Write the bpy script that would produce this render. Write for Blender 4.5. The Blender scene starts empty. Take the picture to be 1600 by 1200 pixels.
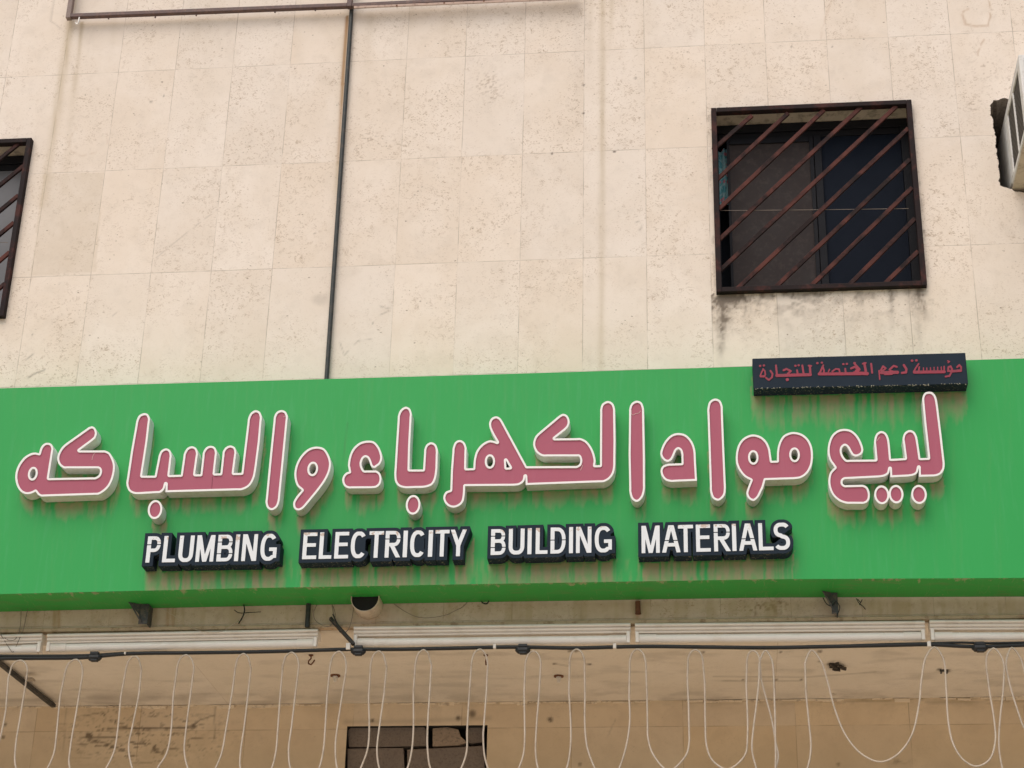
import bpy, math, random
import numpy as np
from mathutils import Vector, Matrix
from mathutils.geometry import tessellate_polygon

# ------------------------------------------------------------------ camera, sky, sun, exposure
S = bpy.context.scene
COL = S.collection
D = 9.0                     # metres from the camera to the facade
CAM = np.array([0.0, -D, 1.6])
F = 2957.95                 # focal length in pixels of a 1600 px wide frame
A, B_, C_ = 2.02479798, 0.02402609, 0.11675468
def _rx(a): return np.array([[1,0,0],[0,math.cos(a),-math.sin(a)],[0,math.sin(a),math.cos(a)]])
def _rz(a): return np.array([[math.cos(a),-math.sin(a),0],[math.sin(a),math.cos(a),0],[0,0,1]])
R = _rz(C_) @ _rx(A) @ _rz(B_)

cam = bpy.data.cameras.new('camera')
cam.sensor_width = 36.0; cam.sensor_fit = 'HORIZONTAL'
cam.lens = F / 1600 * 36
cam.clip_start = 0.1; cam.clip_end = 2000
camo = bpy.data.objects.new('camera', cam)
M = Matrix([list(R[i]) + [CAM[i]] for i in range(3)] + [[0,0,0,1]])
camo.matrix_world = M
COL.objects.link(camo); S.camera = camo

SUN_EL, SUN_AZ = 56, 200    # degrees; azimuth measured clockwise from +Y
w = bpy.data.worlds.new('World'); S.world = w; w.use_nodes = True
nt = w.node_tree
sky = nt.nodes.new('ShaderNodeTexSky'); sky.sky_type = 'NISHITA'; sky.sun_disc = False
sky.sun_elevation = math.radians(SUN_EL); sky.sun_rotation = math.radians(SUN_AZ)
sky.dust_density = 4.0; sky.air_density = 1.0; sky.ozone_density = 1.0
nt.links.new(sky.outputs[0], nt.nodes['Background'].inputs[0])
nt.nodes['Background'].inputs[1].default_value = 0.1
sun = bpy.data.lights.new('sun', 'SUN'); sun.energy = 1.5; sun.angle = math.radians(70); sun.color = (1.0, 0.93, 0.84)
suno = bpy.data.objects.new('sun', sun); COL.objects.link(suno)
el, az = math.radians(SUN_EL), math.radians(SUN_AZ)
sd = Vector((math.sin(az)*math.cos(el), math.cos(az)*math.cos(el), math.sin(el)))
suno.rotation_euler = (-sd).to_track_quat('-Z', 'Y').to_euler()
suno.location = (0, -6, 14)
S.view_settings.view_transform = 'Standard'; S.view_settings.look = 'None'
S.view_settings.gamma = 1.0; S.view_settings.exposure = 0.35
rng = np.random.default_rng(7); random.seed(7)

# ------------------------------------------------------------------ geometry helpers
def ray(px, py):
    return R @ np.array([(px-800)/F, -(py-600)/F, -1.0])
def P(px, py, y=0.0):
    """point of the plane Y = y seen at photograph pixel px, py"""
    d = ray(px, py); t = (y - CAM[1]) / d[1]
    return CAM + d*t
def PZ(px, py, z):
    d = ray(px, py); t = (z - CAM[2]) / d[2]
    return CAM + d*t
def proj(X, Y, Z):
    v = np.stack([X-CAM[0], Y-CAM[1], Z-CAM[2]], -1) @ R
    return 800 + F*v[...,0]/-v[...,2], 600 - F*v[...,1]/-v[...,2]

class MB:
    def __init__(s): s.v=[]; s.f=[]
    def add(s, vs, fs):
        o=len(s.v); s.v += [tuple(map(float,p)) for p in vs]; s.f += [tuple(i+o for i in f) for f in fs]
        return s
    def box(s, x0,x1,y0,y1,z0,z1):
        return s.add([(x0,y0,z0),(x1,y0,z0),(x1,y1,z0),(x0,y1,z0),(x0,y0,z1),(x1,y0,z1),(x1,y1,z1),(x0,y1,z1)],
            [(0,3,2,1),(4,5,6,7),(0,1,5,4),(1,2,6,5),(2,3,7,6),(3,0,4,7)])
    def bar(s, a, b, wd, dp, nrm=(0,-1,0)):
        """rectangular bar a-b; wd across in the plane, dp along nrm"""
        a=np.array(a,float); b=np.array(b,float); n=np.array(nrm,float)
        t=b-a; t/=np.linalg.norm(t); n=n-t*n.dot(t); n/=np.linalg.norm(n); u=np.cross(t,n)
        vs=[]
        for p in (a,b):
            for su,sn in ((-1,-1),(1,-1),(1,1),(-1,1)):
                vs.append(p+u*su*wd/2+n*sn*dp/2)
        return s.add(vs,[(0,1,2,3),(7,6,5,4),(0,4,5,1),(1,5,6,2),(2,6,7,3),(3,7,4,0)])
    def tube(s, pts, r, n=8, caps=True):
        pts=[np.array(p,float) for p in pts]; m=len(pts); vs=[]; fs=[]
        up=np.array([0.13,0.9,0.2]); 
        rs=r if hasattr(r,'__len__') else [r]*m
        for i,p in enumerate(pts):
            t=pts[min(i+1,m-1)]-pts[max(i-1,0)]; t/=np.linalg.norm(t)+1e-12
            a=up-t*up.dot(t); a/=np.linalg.norm(a)+1e-12; b=np.cross(t,a); up=a
            for k in range(n):
                q=2*math.pi*k/n; vs.append(p+rs[i]*(a*math.cos(q)+b*math.sin(q)))
        for i in range(m-1):
            for k in range(n):
                k2=(k+1)%n; fs.append((i*n+k,i*n+k2,(i+1)*n+k2,(i+1)*n+k))
        if caps: fs.append(tuple(range(n))[::-1]); fs.append(tuple((m-1)*n+k for k in range(n)))
        return s.add(vs,fs)
    def prism(s, loops, y0, y1, cap0=True, cap1=True):
        """loops of world (x,z) points extruded from y0 (front) to y1"""
        allv=[]; L=[]
        for lp in loops:
            L.append([Vector((p[0],p[1],0)) for p in lp]); allv+=list(lp)
        n=len(allv)
        tri=tessellate_polygon(L)
        vs=[(p[0],y0,p[1]) for p in allv]+[(p[0],y1,p[1]) for p in allv]; fs=[]
        if cap0: fs+=[tuple(t) for t in tri]
        if cap1: fs+=[tuple(i+n for i in t[::-1]) for t in tri]
        o=0
        for lp in loops:
            m=len(lp)
            for i in range(m):
                j=(i+1)%m; fs.append((o+i,o+j,n+o+j,n+o+i))
            o+=m
        return s.add(vs,fs)

def obj(name, mb, mat, parent=None, smooth=False, bevel=0.0, origin=None, recalc=True):
    v=np.array(mb.v); 
    if origin is None:
        origin=(v.min(0)+v.max(0))/2
        if parent is None: origin[2]=v[:,2].min()
    origin=np.array(origin,float)
    me=bpy.data.meshes.new(name)
    me.from_pydata([tuple(p) for p in (v-origin)],[],mb.f); me.update()
    if recalc:
        import bmesh
        bm=bmesh.new(); bm.from_mesh(me); bmesh.ops.recalc_face_normals(bm,faces=bm.faces); bm.to_mesh(me); bm.free()
    if mat: me.materials.append(mat)
    o=bpy.data.objects.new(name,me); COL.objects.link(o)
    wp=Vector((0,0,0)) if parent is None else world_loc(parent)
    o.parent=parent; o.location=Vector(origin)-wp
    if smooth:
        for p in me.polygons: p.use_smooth=True
        if smooth=='auto':
            me.polygons.foreach_set('use_smooth',[True]*len(me.polygons))
            es=o.modifiers.new('split','EDGE_SPLIT'); es.split_angle=math.radians(35)
    if bevel:
        b=o.modifiers.new('bevel','BEVEL'); b.width=bevel; b.segments=2; b.limit_method='ANGLE'; b.angle_limit=math.radians(40)
    return o
def world_loc(o):
    p=Vector((0,0,0))
    while o is not None: p=p+o.location; o=o.parent
    return p
def tag(o, label=None, cat=None, group=None, kind=None):
    if label: o['label']=label
    if cat: o['category']=cat
    if group: o['group']=group
    if kind: o['kind']=kind
    return o
def thing(name, loc, label, cat, group=None):
    o=bpy.data.objects.new(name,None); COL.objects.link(o); o.location=Vector([float(c) for c in loc])
    o.empty_display_size=0.1
    return tag(o,label,cat,group)

def crspline(pts, n=6, closed=False):
    """centripetal Catmull-Rom; a point with a third entry 1 is a corner"""
    P0=[(p[0],p[1]) for p in pts]; cor=[len(p)>2 and p[2]==1 for p in pts]
    # long straight runs get helper points so that they stay straight
    q=[];qc=[]; m=len(P0)
    rngm = m if closed else m-1
    for i in range(m):
        q.append(np.array(P0[i],float)); qc.append(cor[i])
        if i<rngm:
            a=np.array(P0[i],float); b=np.array(P0[(i+1)%m],float); L=np.linalg.norm(b-a)
            if closed or (0<i<m-2):
                la=np.linalg.norm(np.array(P0[i-1],float)-a); lb=np.linalg.norm(np.array(P0[(i+2)%m],float)-b)
                if L>1.9*min(la,lb) :
                    ea=min(la,L*0.33)*0.6; eb=min(lb,L*0.33)*0.6
                    q.append(a+(b-a)*ea/L); qc.append(False); q.append(b-(b-a)*eb/L); qc.append(False)
    out=[]; m=len(q); segs=m if closed else m-1
    for i in range(segs):
        p1=q[i]; p2=q[(i+1)%m]
        p0=q[(i-1)%m] if (closed or i>0) else p1*2-p2
        p3=q[(i+2)%m] if (closed or i<m-2) else p2*2-p1
        if qc[i]: p0=p1*2-p2
        if qc[(i+1)%m]: p3=p2*2-p1
        if qc[i] and qc[(i+1)%m]: out.append(p1); continue
        t0=0;t1=t0+max(np.linalg.norm(p1-p0),1e-6)**.5;t2=t1+max(np.linalg.norm(p2-p1),1e-6)**.5;t3=t2+max(np.linalg.norm(p3-p2),1e-6)**.5
        for k in range(n):
            t=t1+(t2-t1)*k/n
            a1=(t1-t)/(t1-t0)*p0+(t-t0)/(t1-t0)*p1; a2=(t2-t)/(t2-t1)*p1+(t-t1)/(t2-t1)*p2; a3=(t3-t)/(t3-t2)*p2+(t-t2)/(t3-t2)*p3
            b1=(t2-t)/(t2-t0)*a1+(t-t0)/(t2-t0)*a2; b2=(t3-t)/(t3-t1)*a2+(t-t1)/(t3-t1)*a3
            out.append((t2-t)/(t2-t1)*b1+(t-t1)/(t2-t1)*b2)
    if not closed: out.append(q[-1])
    return np.array(out)

# signed distance on a pixel grid, then contour lines
class Field:
    def __init__(s, x0,y0,x1,y1,st=0.6):
        s.x0,s.y0,s.st=x0,y0,st
        s.xs=np.arange(x0,x1+st,st); s.ys=np.arange(y0,y1+st,st)
        s.X,s.Y=np.meshgrid(s.xs,s.ys); s.F=np.full(s.X.shape,1e3)
    def poly(s, pts):
        d=np.full(s.X.shape,1e9); ins=np.zeros(s.X.shape,bool); n=len(pts)
        for i in range(n):
            ax,ay=pts[i]; bx,by=pts[(i+1)%n]
            ex,ey=bx-ax,by-ay; L=ex*ex+ey*ey
            if L<1e-9: continue
            t=np.clip(((s.X-ax)*ex+(s.Y-ay)*ey)/L,0,1)
            d=np.minimum(d,(s.X-ax-t*ex)**2+(s.Y-ay-t*ey)**2)
            if ay!=by:
                c=((ay>s.Y)!=(by>s.Y))&(s.X<(bx-ax)*(s.Y-ay)/(by-ay)+ax); ins^=c
        d=np.sqrt(d); return np.where(ins,-d,d)
    def capsule(s, pts, hw):
        d=np.full(s.X.shape,1e9)
        if len(pts)==1: return np.hypot(s.X-pts[0][0],s.Y-pts[0][1])-hw
        for (ax,ay),(bx,by) in zip(pts[:-1],pts[1:]):
            ex,ey=bx-ax,by-ay; L=ex*ex+ey*ey+1e-9
            t=np.clip(((s.X-ax)*ex+(s.Y-ay)*ey)/L,0,1)
            d=np.minimum(d,(s.X-ax-t*ex)**2+(s.Y-ay-t*ey)**2)
        return np.sqrt(d)-hw
    def union(s,d): s.F=np.minimum(s.F,d)
    def cut(s,d): s.F=np.maximum(s.F,-d)
    def loops(s, iso=0.0, tol=0.07, minlen=6):
        G=s.F-iso; ins=G<0; H,W=G.shape
        c=ins[:-1,:-1]*1+ins[:-1,1:]*2+ins[1:,1:]*4+ins[1:,:-1]*8
        nxt={}; pos={}
        def ep(j,i,e):
            if e==0: k=(j,i,0); a,b=(j,i),(j,i+1)
            elif e==1: k=(j,i+1,1); a,b=(j,i+1),(j+1,i+1)
            elif e==2: k=(j+1,i,0); a,b=(j+1,i),(j+1,i+1)
            else: k=(j,i,1); a,b=(j,i),(j+1,i)
            if k not in pos:
                ga,gb=G[a],G[b]; t=ga/(ga-gb)
                pos[k]=(s.x0+s.st*(a[1]+t*(b[1]-a[1])), s.y0+s.st*(a[0]+t*(b[0]-a[0])))
            return k
        T={1:[(3,0)],2:[(0,1)],3:[(3,1)],4:[(1,2)],5:[(3,0),(1,2)],6:[(0,2)],7:[(3,2)],8:[(2,3)],9:[(2,0)],10:[(0,1),(2,3)],11:[(2,1)],12:[(1,3)],13:[(1,0)],14:[(0,3)]}
        for j,i in zip(*np.nonzero((c>0)&(c<15))):
            for a,b in T[int(c[j,i])]: nxt[ep(j,i,a)]=ep(j,i,b)
        res=[]
        while nxt:
            k0=next(iter(nxt)); lp=[]; k=k0
            while k in nxt: lp.append(pos[k]); k=nxt.pop(k)
            if len(lp)>=minlen: res.append(simplify(np.array(lp),tol))
        res=[r for r in res if len(r)>=3]
        res.sort(key=lambda l:-abs(area(l)))
        return res
def area(l): 
    x,y=l[:,0],l[:,1]; return 0.5*float(np.sum(x*np.roll(y,-1)-y*np.roll(x,-1)))
def simplify(p,tol):
    n=len(p); 
    far=int(np.argmax(((p-p[0])**2).sum(1))); keep={0,far}
    st=[(0,far),(far,n)]
    while st:
        a,b=st.pop()
        if b-a<2: continue
        A_=p[a]; B2=p[b%n]; e=B2-A_; L=np.hypot(*e)+1e-12
        q=p[a+1:b]; d=np.abs((q[:,0]-A_[0])*e[1]-(q[:,1]-A_[1])*e[0])/L
        k=int(np.argmax(d))
        if d[k]>tol: k+=a+1; keep.add(k); st+= [(a,k),(k,b)]
    return p[sorted(keep)]
def group_loops(loops):
    """outer loops, each with the holes lying in it"""
    outs=[]; sgn=np.sign(area(loops[0]))
    for l in loops:
        if np.sign(area(l))==sgn: outs.append([l])
    for l in loops:
        if np.sign(area(l))!=sgn:
            for g in outs:
                a=g[0]; x,y=l[0]; ins=False; n=len(a)
                for i in range(n):
                    x1,y1=a[i]; x2,y2=a[(i+1)%n]
                    if (y1>y)!=(y2>y) and x<(x2-x1)*(y-y1)/(y2-y1)+x1: ins=not ins
                if ins: g.append(l); break
    return outs
def toplane(loop, y):
    r=[]
    for x,yy in loop:
        p=P(x,yy,y); r.append((p[0],p[2]))
    return r

def vnoise(x, y, seed=0):
    """smooth value noise, numpy"""
    xi=np.floor(x).astype(np.int64); yi=np.floor(y).astype(np.int64); fx=x-xi; fy=y-yi
    fx=fx*fx*(3-2*fx); fy=fy*fy*(3-2*fy)
    def h(a,b):
        n=(a*374761393+b*668265263+seed*974634541)&0xffffffff
        n=((n^(n>>13))*1274126177)&0xffffffff
        return ((n^(n>>16))&0xffff)/65535.0
    return (h(xi,yi)*(1-fx)+h(xi+1,yi)*fx)*(1-fy)+(h(xi,yi+1)*(1-fx)+h(xi+1,yi+1)*fx)*fy
def fbm(x,y,seed=0,o=4):
    t=0;a=.5;s=0
    for k in range(o): t=t+a*vnoise(x*2**k,y*2**k,seed+k*17); s+=a; a*=.5
    return t/s
def sstep(a,b,x): t=np.clip((x-a)/(b-a),0,1); return t*t*(3-2*t)

# ------------------------------------------------------------------ materials
class NT:
    def __init__(s,name):
        s.m=bpy.data.materials.new(name); s.m.use_nodes=True; s.t=s.m.node_tree; s.b=s.t.nodes['Principled BSDF']
        s.pos=s.t.nodes.new('ShaderNodeNewGeometry').outputs['Position']
    def n(s,t,**k):
        x=s.t.nodes.new(t)
        for a,b in k.items(): setattr(x,a,b)
        return x
    def l(s,a,b): s.t.links.new(a,b)
    def put(s,sock,v):
        if isinstance(v,bpy.types.NodeSocket): s.l(v,sock)
        else: sock.default_value=v
    def math(s,op,a,b=0.0,c=0.0,clamp=False):
        x=s.n('ShaderNodeMath',operation=op,use_clamp=clamp)
        for i,v in enumerate((a,b,c)): s.put(x.inputs[i],v)
        return x.outputs[0]
    def mapping(s,v,scale=(1,1,1),loc=(0,0,0)):
        x=s.n('ShaderNodeMapping'); s.l(v,x.inputs[0]); x.inputs['Scale'].default_value=scale; x.inputs['Location'].default_value=loc
        return x.outputs[0]
    def noise(s,v,scale,detail=4,rough=.55,dist=0.0):
        x=s.n('ShaderNodeTexNoise'); s.l(v,x.inputs['Vector']); x.inputs['Scale'].default_value=scale
        x.inputs['Detail'].default_value=detail; x.inputs['Roughness'].default_value=rough; x.inputs['Distortion'].default_value=dist
        return x.outputs[0]
    def ramp(s,v,a,b,lo=0.0,hi=1.0):
        x=s.n('ShaderNodeMapRange',interpolation_type='SMOOTHSTEP'); s.put(x.inputs[0],v)
        for i,q in enumerate((a,b,lo,hi)): x.inputs[1+i].default_value=q
        return x.outputs[0]
    def mix(s,f,a,b,blend='MIX'):
        x=s.n('ShaderNodeMix',data_type='RGBA',blend_type=blend); s.put(x.inputs[0],f)
        for i,v in ((6,a),(7,b)):
            if isinstance(v,tuple) and len(v)==3: v=v+(1,)
            s.put(x.inputs[i],v)
        return x.outputs[2]
    def attr(s,name):
        x=s.n('ShaderNodeAttribute',attribute_name=name); y=s.n('ShaderNodeSeparateColor'); s.l(x.outputs['Color'],y.inputs[0])
        return y.outputs
    def out(s,col,rough=.6,bump=None,bstr=.2,bdist=.002,spec=.4,metal=0.0):
        s.put(s.b.inputs['Base Color'],col if isinstance(col,bpy.types.NodeSocket) else (*col,1)); s.put(s.b.inputs['Roughness'],rough)
        s.b.inputs['Specular IOR Level'].default_value=spec; s.b.inputs['Metallic'].default_value=metal
        if bump is not None:
            x=s.n('ShaderNodeBump'); x.inputs['Strength'].default_value=bstr; x.inputs['Distance'].default_value=bdist
            s.l(bump,x.inputs['Height']); s.l(x.outputs[0],s.b.inputs['Normal'])
        return s.m

def simple(name, col, rough=.5, var=.15, dirt=None, dirt_amt=.0, scale=14, spec=.4, metal=0, bump=.0):
    k=NT(name); n=k.noise(k.pos,scale,5,.6)
    c0=tuple(max(0,q*(1-var)) for q in col); c1=tuple(min(1,q*(1+var)) for q in col)
    c=k.mix(n,c0,c1)
    if dirt:
        d=k.noise(k.pos,scale*2.3,6,.7); c=k.mix(k.math('MULTIPLY',k.ramp(d,.48,.66),dirt_amt),c,dirt)
    return k.out(c,k.ramp(n,.2,.8,max(.05,rough-.1),min(1,rough+.1)),n if bump else None,bump,.003,spec,metal)

# tile grid of the facade measured from the joints
J0=P(912,237); J1=P(460,17); J2=P(1382,0)
TW=float((J2[0]-J1[0])/10.0); TX=float(J0[0]); TZ=float(J0[2])
TH=float(P(912,237)[2]-P(912,403.5)[2])

def mat_stone(name, tw, tx, th, tz, base, alt, joint, jw=.0028, pits=1.0, axis='XZ'):
    k=NT(name); sp=k.n('ShaderNodeSeparateXYZ'); k.l(k.pos,sp.inputs[0])
    X=sp.outputs[0]; Z=sp.outputs[2] if axis=='XZ' else sp.outputs[1]
    wob=k.math('MULTIPLY',k.math('SUBTRACT',k.noise(k.pos,1.3,3),.5),.004)
    u=k.math('DIVIDE',k.math('SUBTRACT',k.math('ADD',X,wob),tx),tw); v=k.math('DIVIDE',k.math('SUBTRACT',k.math('ADD',Z,wob),tz),th)
    fu=k.math('FLOOR',u); fv=k.math('FLOOR',v)
    cb=k.n('ShaderNodeCombineXYZ'); k.l(fu,cb.inputs[0]); k.l(fv,cb.inputs[1])
    wn=k.n('ShaderNodeTexWhiteNoise'); k.l(cb.outputs[0],wn.inputs[0])
    rs=k.n('ShaderNodeSeparateColor'); k.l(wn.outputs['Color'],rs.inputs[0])
    # every slab has its own piece of stone
    off=k.n('ShaderNodeVectorMath',operation='MULTIPLY_ADD'); k.l(wn.outputs['Color'],off.inputs[0]); off.inputs[1].default_value=(9,9,9); k.l(k.pos,off.inputs[2])
    sv=off.outputs[0]
    cloud=k.noise(sv,3.2,5,.6,.6); cloud2=k.noise(sv,9,5,.65,.3)
    c=k.mix(k.ramp(cloud,.35,.68),base,alt)
    c=k.mix(k.math('MULTIPLY',k.ramp(cloud2,.48,.7),.35),c,tuple(q*.86 for q in base))
    tone=k.math('MULTIPLY_ADD',rs.outputs[0],.04,.98)
    hs=k.n('ShaderNodeHueSaturation'); k.put(hs.inputs['Value'],tone); k.put(hs.inputs['Saturation'],k.math('MULTIPLY_ADD',rs.outputs[1],.18,.90)); k.l(c,hs.inputs['Color']); c=hs.outputs[0]
    # short worn squiggles, flecks and voids of the limestone, in clusters
    clus=k.ramp(k.noise(sv,2.6,4,.6),.36,.66,.12,1.0)
    ve=k.noise(k.mapping(sv,(1,1,1.25)),15,7,.66,1.6)
    line=k.math('SUBTRACT',1.0,k.ramp(k.math('ABSOLUTE',k.math('SUBTRACT',ve,.5)),.0,.030))
    brk=k.ramp(k.noise(sv,31,3,.6),.50,.62)
    vein=k.math('MULTIPLY',k.math('MULTIPLY',line,brk),k.math('MULTIPLY',clus,.9*pits),clamp=True)
    c=k.mix(vein,c,(.36,.265,.18))
    fl=k.noise(k.mapping(sv,(1,1,1.5)),85,3,.65)
    c=k.mix(k.math('MULTIPLY',k.ramp(fl,.585,.68),k.math('MULTIPLY',clus,.8*pits)),c,(.37,.265,.18))
    vo=k.n('ShaderNodeTexVoronoi'); k.l(k.mapping(sv,(1,1,1.7)),vo.inputs['Vector']); vo.inputs['Scale'].default_value=30
    pn=k.noise(sv,48,3,.6)
    pitd=k.math('ADD',vo.outputs['Distance'],k.math('MULTIPLY_ADD',pn,1.0,-.38))
    pmask=k.ramp(k.noise(sv,6.5,4,.65),.50,.64)
    pit=k.math('MULTIPLY',k.math('SUBTRACT',1.0,k.ramp(pitd,.10,.26)),k.math('MULTIPLY',pmask,.8*pits),clamp=True)
    c=k.mix(pit,c,(.21,.155,.11))
    # joints
    def jl(t,size):
        fr=k.math('FRACT',t); d=k.math('MULTIPLY',k.math('MINIMUM',fr,k.math('SUBTRACT',1.0,fr)),size)
        return k.math('SUBTRACT',1.0,k.ramp(d,jw*.25,jw))
    jn=k.math('MAXIMUM',jl(u,tw),jl(v,th))
    jb=k.math('MULTIPLY',jn,k.ramp(k.noise(k.pos,5.5,4,.6),.36,.62,.08,.72))
    c=k.mix(jb,c,joint)
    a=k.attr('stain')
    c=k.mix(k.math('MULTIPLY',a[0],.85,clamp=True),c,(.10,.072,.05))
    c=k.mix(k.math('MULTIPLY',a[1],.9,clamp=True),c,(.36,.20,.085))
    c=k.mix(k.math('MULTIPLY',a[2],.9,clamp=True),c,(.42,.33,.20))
    h=k.math('SUBTRACT',k.math('MULTIPLY',cloud2,.4),k.math('ADD',pit,jb))
    return k.out(c,.72,h,.35,.003,.3)
M_WALL=mat_stone('facade limestone slabs',TW,TX,TH,TZ,(.727,.636,.540),(.768,.684,.597),(.33,.275,.225))
M_BACK=mat_stone('recessed wall plaster',.62,P(859,1150)[0],.55,P(859,1193)[2],(.66,.53,.375),(.72,.59,.425),(.40,.30,.20),jw=.0035,pits=.25)
M_SOFF=mat_stone('soffit plaster',3.1,0.3,4.0,-2.0,(.73,.66,.56),(.77,.70,.605),(.52,.44,.36),jw=.003,pits=.3,axis='XY')

k=NT('green panel paint'); a=k.attr('stain')
n=k.noise(k.pos,1.1,4,.55); n2=k.noise(k.mapping(k.pos,(14,14,1.2)),3,4,.6); n3=k.noise(k.pos,60,4,.6)
c=k.mix(n,(.021,.312,.066),(.031,.350,.086))
c=k.mix(k.math('MULTIPLY',k.ramp(n2,.5,.75),.22),c,(.085,.36,.15))
c=k.mix(k.math('MULTIPLY',k.ramp(n3,.66,.74),.25),c,(.12,.22,.10))
c=k.mix(k.math('MULTIPLY',a[0],.9,clamp=True),c,(.29,.255,.135))
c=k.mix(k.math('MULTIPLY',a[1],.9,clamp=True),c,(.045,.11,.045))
c=k.mix(k.math('MULTIPLY',a[2],.9,clamp=True),c,(.40,.42,.30))
M_GREEN=k.out(c,k.ramp(n,.3,.7,.36,.5),k.noise(k.pos,2.2,3),.06,.02,.25)

YS_=-.268
k=NT('green underside'); n=k.noise(k.mapping(k.pos,(1,3,1)),7,6,.65); n2=k.noise(k.pos,2.1,4,.6); n3=k.noise(k.mapping(k.pos,(22,2,1)),2.5,5,.6)
c=k.mix(n2,(.022,.31,.045),(.035,.36,.055)); c=k.mix(k.math('MULTIPLY',k.ramp(n,.5,.72),.55),c,(.13,.22,.07))
c=k.mix(k.math('MULTIPLY',k.ramp(n3,.66,.76),.4),c,(.30,.29,.13))
n5=k.noise(k.mapping(k.pos,(3.2,.35,1)),6,2,.4); ln5=k.math('SUBTRACT',1.0,k.ramp(k.math('ABSOLUTE',k.math('SUBTRACT',n5,.5)),0.0,.006))
c=k.mix(k.math('MULTIPLY',ln5,.35),c,(.26,.34,.16)); spy=k.n('ShaderNodeSeparateXYZ'); k.l(k.pos,spy.inputs[0])
ed=k.ramp(spy.outputs[1],YS_,YS_+.10,1.0,0.0); n6=k.noise(k.mapping(k.pos,(1,.35,1)),26,5,.7)
c=k.mix(k.math('MULTIPLY',k.ramp(k.math('ADD',n6,k.math('MULTIPLY',ed,.16)),.68,.74),.7),c,(.36,.33,.19))
M_UNDER=k.out(c,.5)

k=NT('pink letter acrylic'); n=k.noise(k.pos,.9,4); n2=k.noise(k.mapping(k.pos,(9,9,1)),4,4,.6)
c=k.mix(n,(.345,.085,.128),(.385,.100,.155)); c=k.mix(k.math('MULTIPLY',k.ramp(n2,.5,.8),.25),c,(.40,.135,.19))
M_PINK=k.out(c,.45,None,spec=.25)
k=NT('white letter return')
sp=k.n('ShaderNodeSeparateXYZ'); ge=k.n('ShaderNodeNewGeometry'); k.l(ge.outputs['Normal'],sp.inputs[0])
down=k.ramp(k.math('MULTIPLY',sp.outputs[2],-1.0),.25,.8)   # grime collects on the lower faces
n=k.noise(k.pos,30,6,.7); n2=k.noise(k.pos,8,4,.6)
c=k.mix(n2,(.72,.74,.71),(.80,.81,.79))
c=k.mix(k.math('MULTIPLY',down,k.ramp(n,.25,.7,.2,.7)),c,(.56,.52,.40))
c=k.mix(k.math('MULTIPLY',down,k.ramp(n,.62,.70,0,.8)),c,(.20,.13,.08))
M_RET=k.out(c,.45)
M_RIM=simple('white letter trim',(.80,.79,.775),.4,.04)
k=NT('black sign body'); n=k.noise(k.pos,10,4); n2=k.noise(k.pos,95,4,.65)
sp=k.n('ShaderNodeSeparateXYZ'); ge=k.n('ShaderNodeNewGeometry'); k.l(ge.outputs['Normal'],sp.inputs[0])
down=k.ramp(k.math('MULTIPLY',sp.outputs[2],-1.0),.3,.8)
c=k.mix(n,(.011,.020,.032),(.017,.028,.043)); c=k.mix(k.math('MULTIPLY',down,k.ramp(n2,.585,.65,0,.75)),c,(.30,.26,.18))
c=k.mix(k.math('MULTIPLY',down,.8),c,(.006,.012,.010),'MIX') if False else c
M_BLACK=k.out(c,.6,None,spec=.12)
k=NT('white letter film'); sp=k.n('ShaderNodeSeparateXYZ'); tc=k.n('ShaderNodeTexCoord'); k.l(tc.outputs['Generated'],sp.inputs[0])
n=k.noise(k.mapping(k.pos,(1,1,1.4)),17,5,.72,.5); n2=k.noise(k.pos,12,4,.6)
topw=k.ramp(sp.outputs[2],.62,1.0,0,.15)
c=k.mix(n2,(.66,.70,.725),(.74,.775,.795))
ch=k.math('ADD',n,topw)
c=k.mix(k.ramp(ch,.675,.715,0,.7),c,(.42,.27,.17)); c=k.mix(k.ramp(ch,.80,.83,0,.8),c,(.05,.045,.045))
M_FILM=k.out(c,.45)
M_RED=simple('red lettering film',(.27,.021,.046),.5,.2,(.12,.03,.04),.5,25)

M_RAIL=simple('brown painted angle iron',(.10,.062,.058),.55,.3,(.22,.12,.09),.5,18)
M_DUSTY=simple('dusty pink beige iron',(.46,.34,.28),.7,.12,(.16,.09,.07),.6,20)
M_PIPE=simple('black pipe',(.028,.034,.033),.5,.3,(.10,.08,.06),.4,12)
k=NT('rusty window bars'); n=k.noise(k.pos,4.6,5,.6,.4); n2=k.noise(k.pos,45,4,.6)
c=k.mix(k.ramp(n,.40,.62),(.020,.013,.013),(.105,.038,.031)); c=k.mix(k.math('MULTIPLY',k.ramp(n2,.5,.7),.4),c,(.06,.035,.034))
M_BARS=k.out(c,.7,n2,.3,.002,.12)
M_BFRAME=simple('dark grille frame',(.020,.014,.0145),.7,.35,(.10,.034,.028),.55,3.4,spec=.12)
M_SASH=simple('dark window frame',(.012,.013,.017),.6,.3,spec=.15)
M_SCREEN=simple('brown insect screen',(.034,.027,.027),.85,.25,(.07,.055,.05),.4,9)
k=NT('window glass'); n=k.noise(k.pos,5,4,.6)
M_GLASS=k.out(k.mix(n,(.006,.009,.017),(.010,.015,.026)),.65,None,spec=.08)
k=NT('glass with painted reflection'); n=k.noise(k.pos,4,4,.6)
M_GLASSL=k.out(k.mix(n,(.13,.135,.15),(.18,.185,.20)),.35,None,spec=.4)  # grey of the reflecting left panes painted into the base colour
M_REVEAL=simple('reveal cement',(.60,.53,.43),.85,.2,(.2,.17,.13),.6,8)
M_HOLE=simple('broken masonry',(.20,.165,.13),.95,.45,(.05,.04,.035),.7,22,bump=.8)
k=NT('flowered curtain'); vo=k.n('ShaderNodeTexVoronoi'); k.l(k.pos,vo.inputs['Vector']); vo.inputs['Scale'].default_value=26
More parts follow.
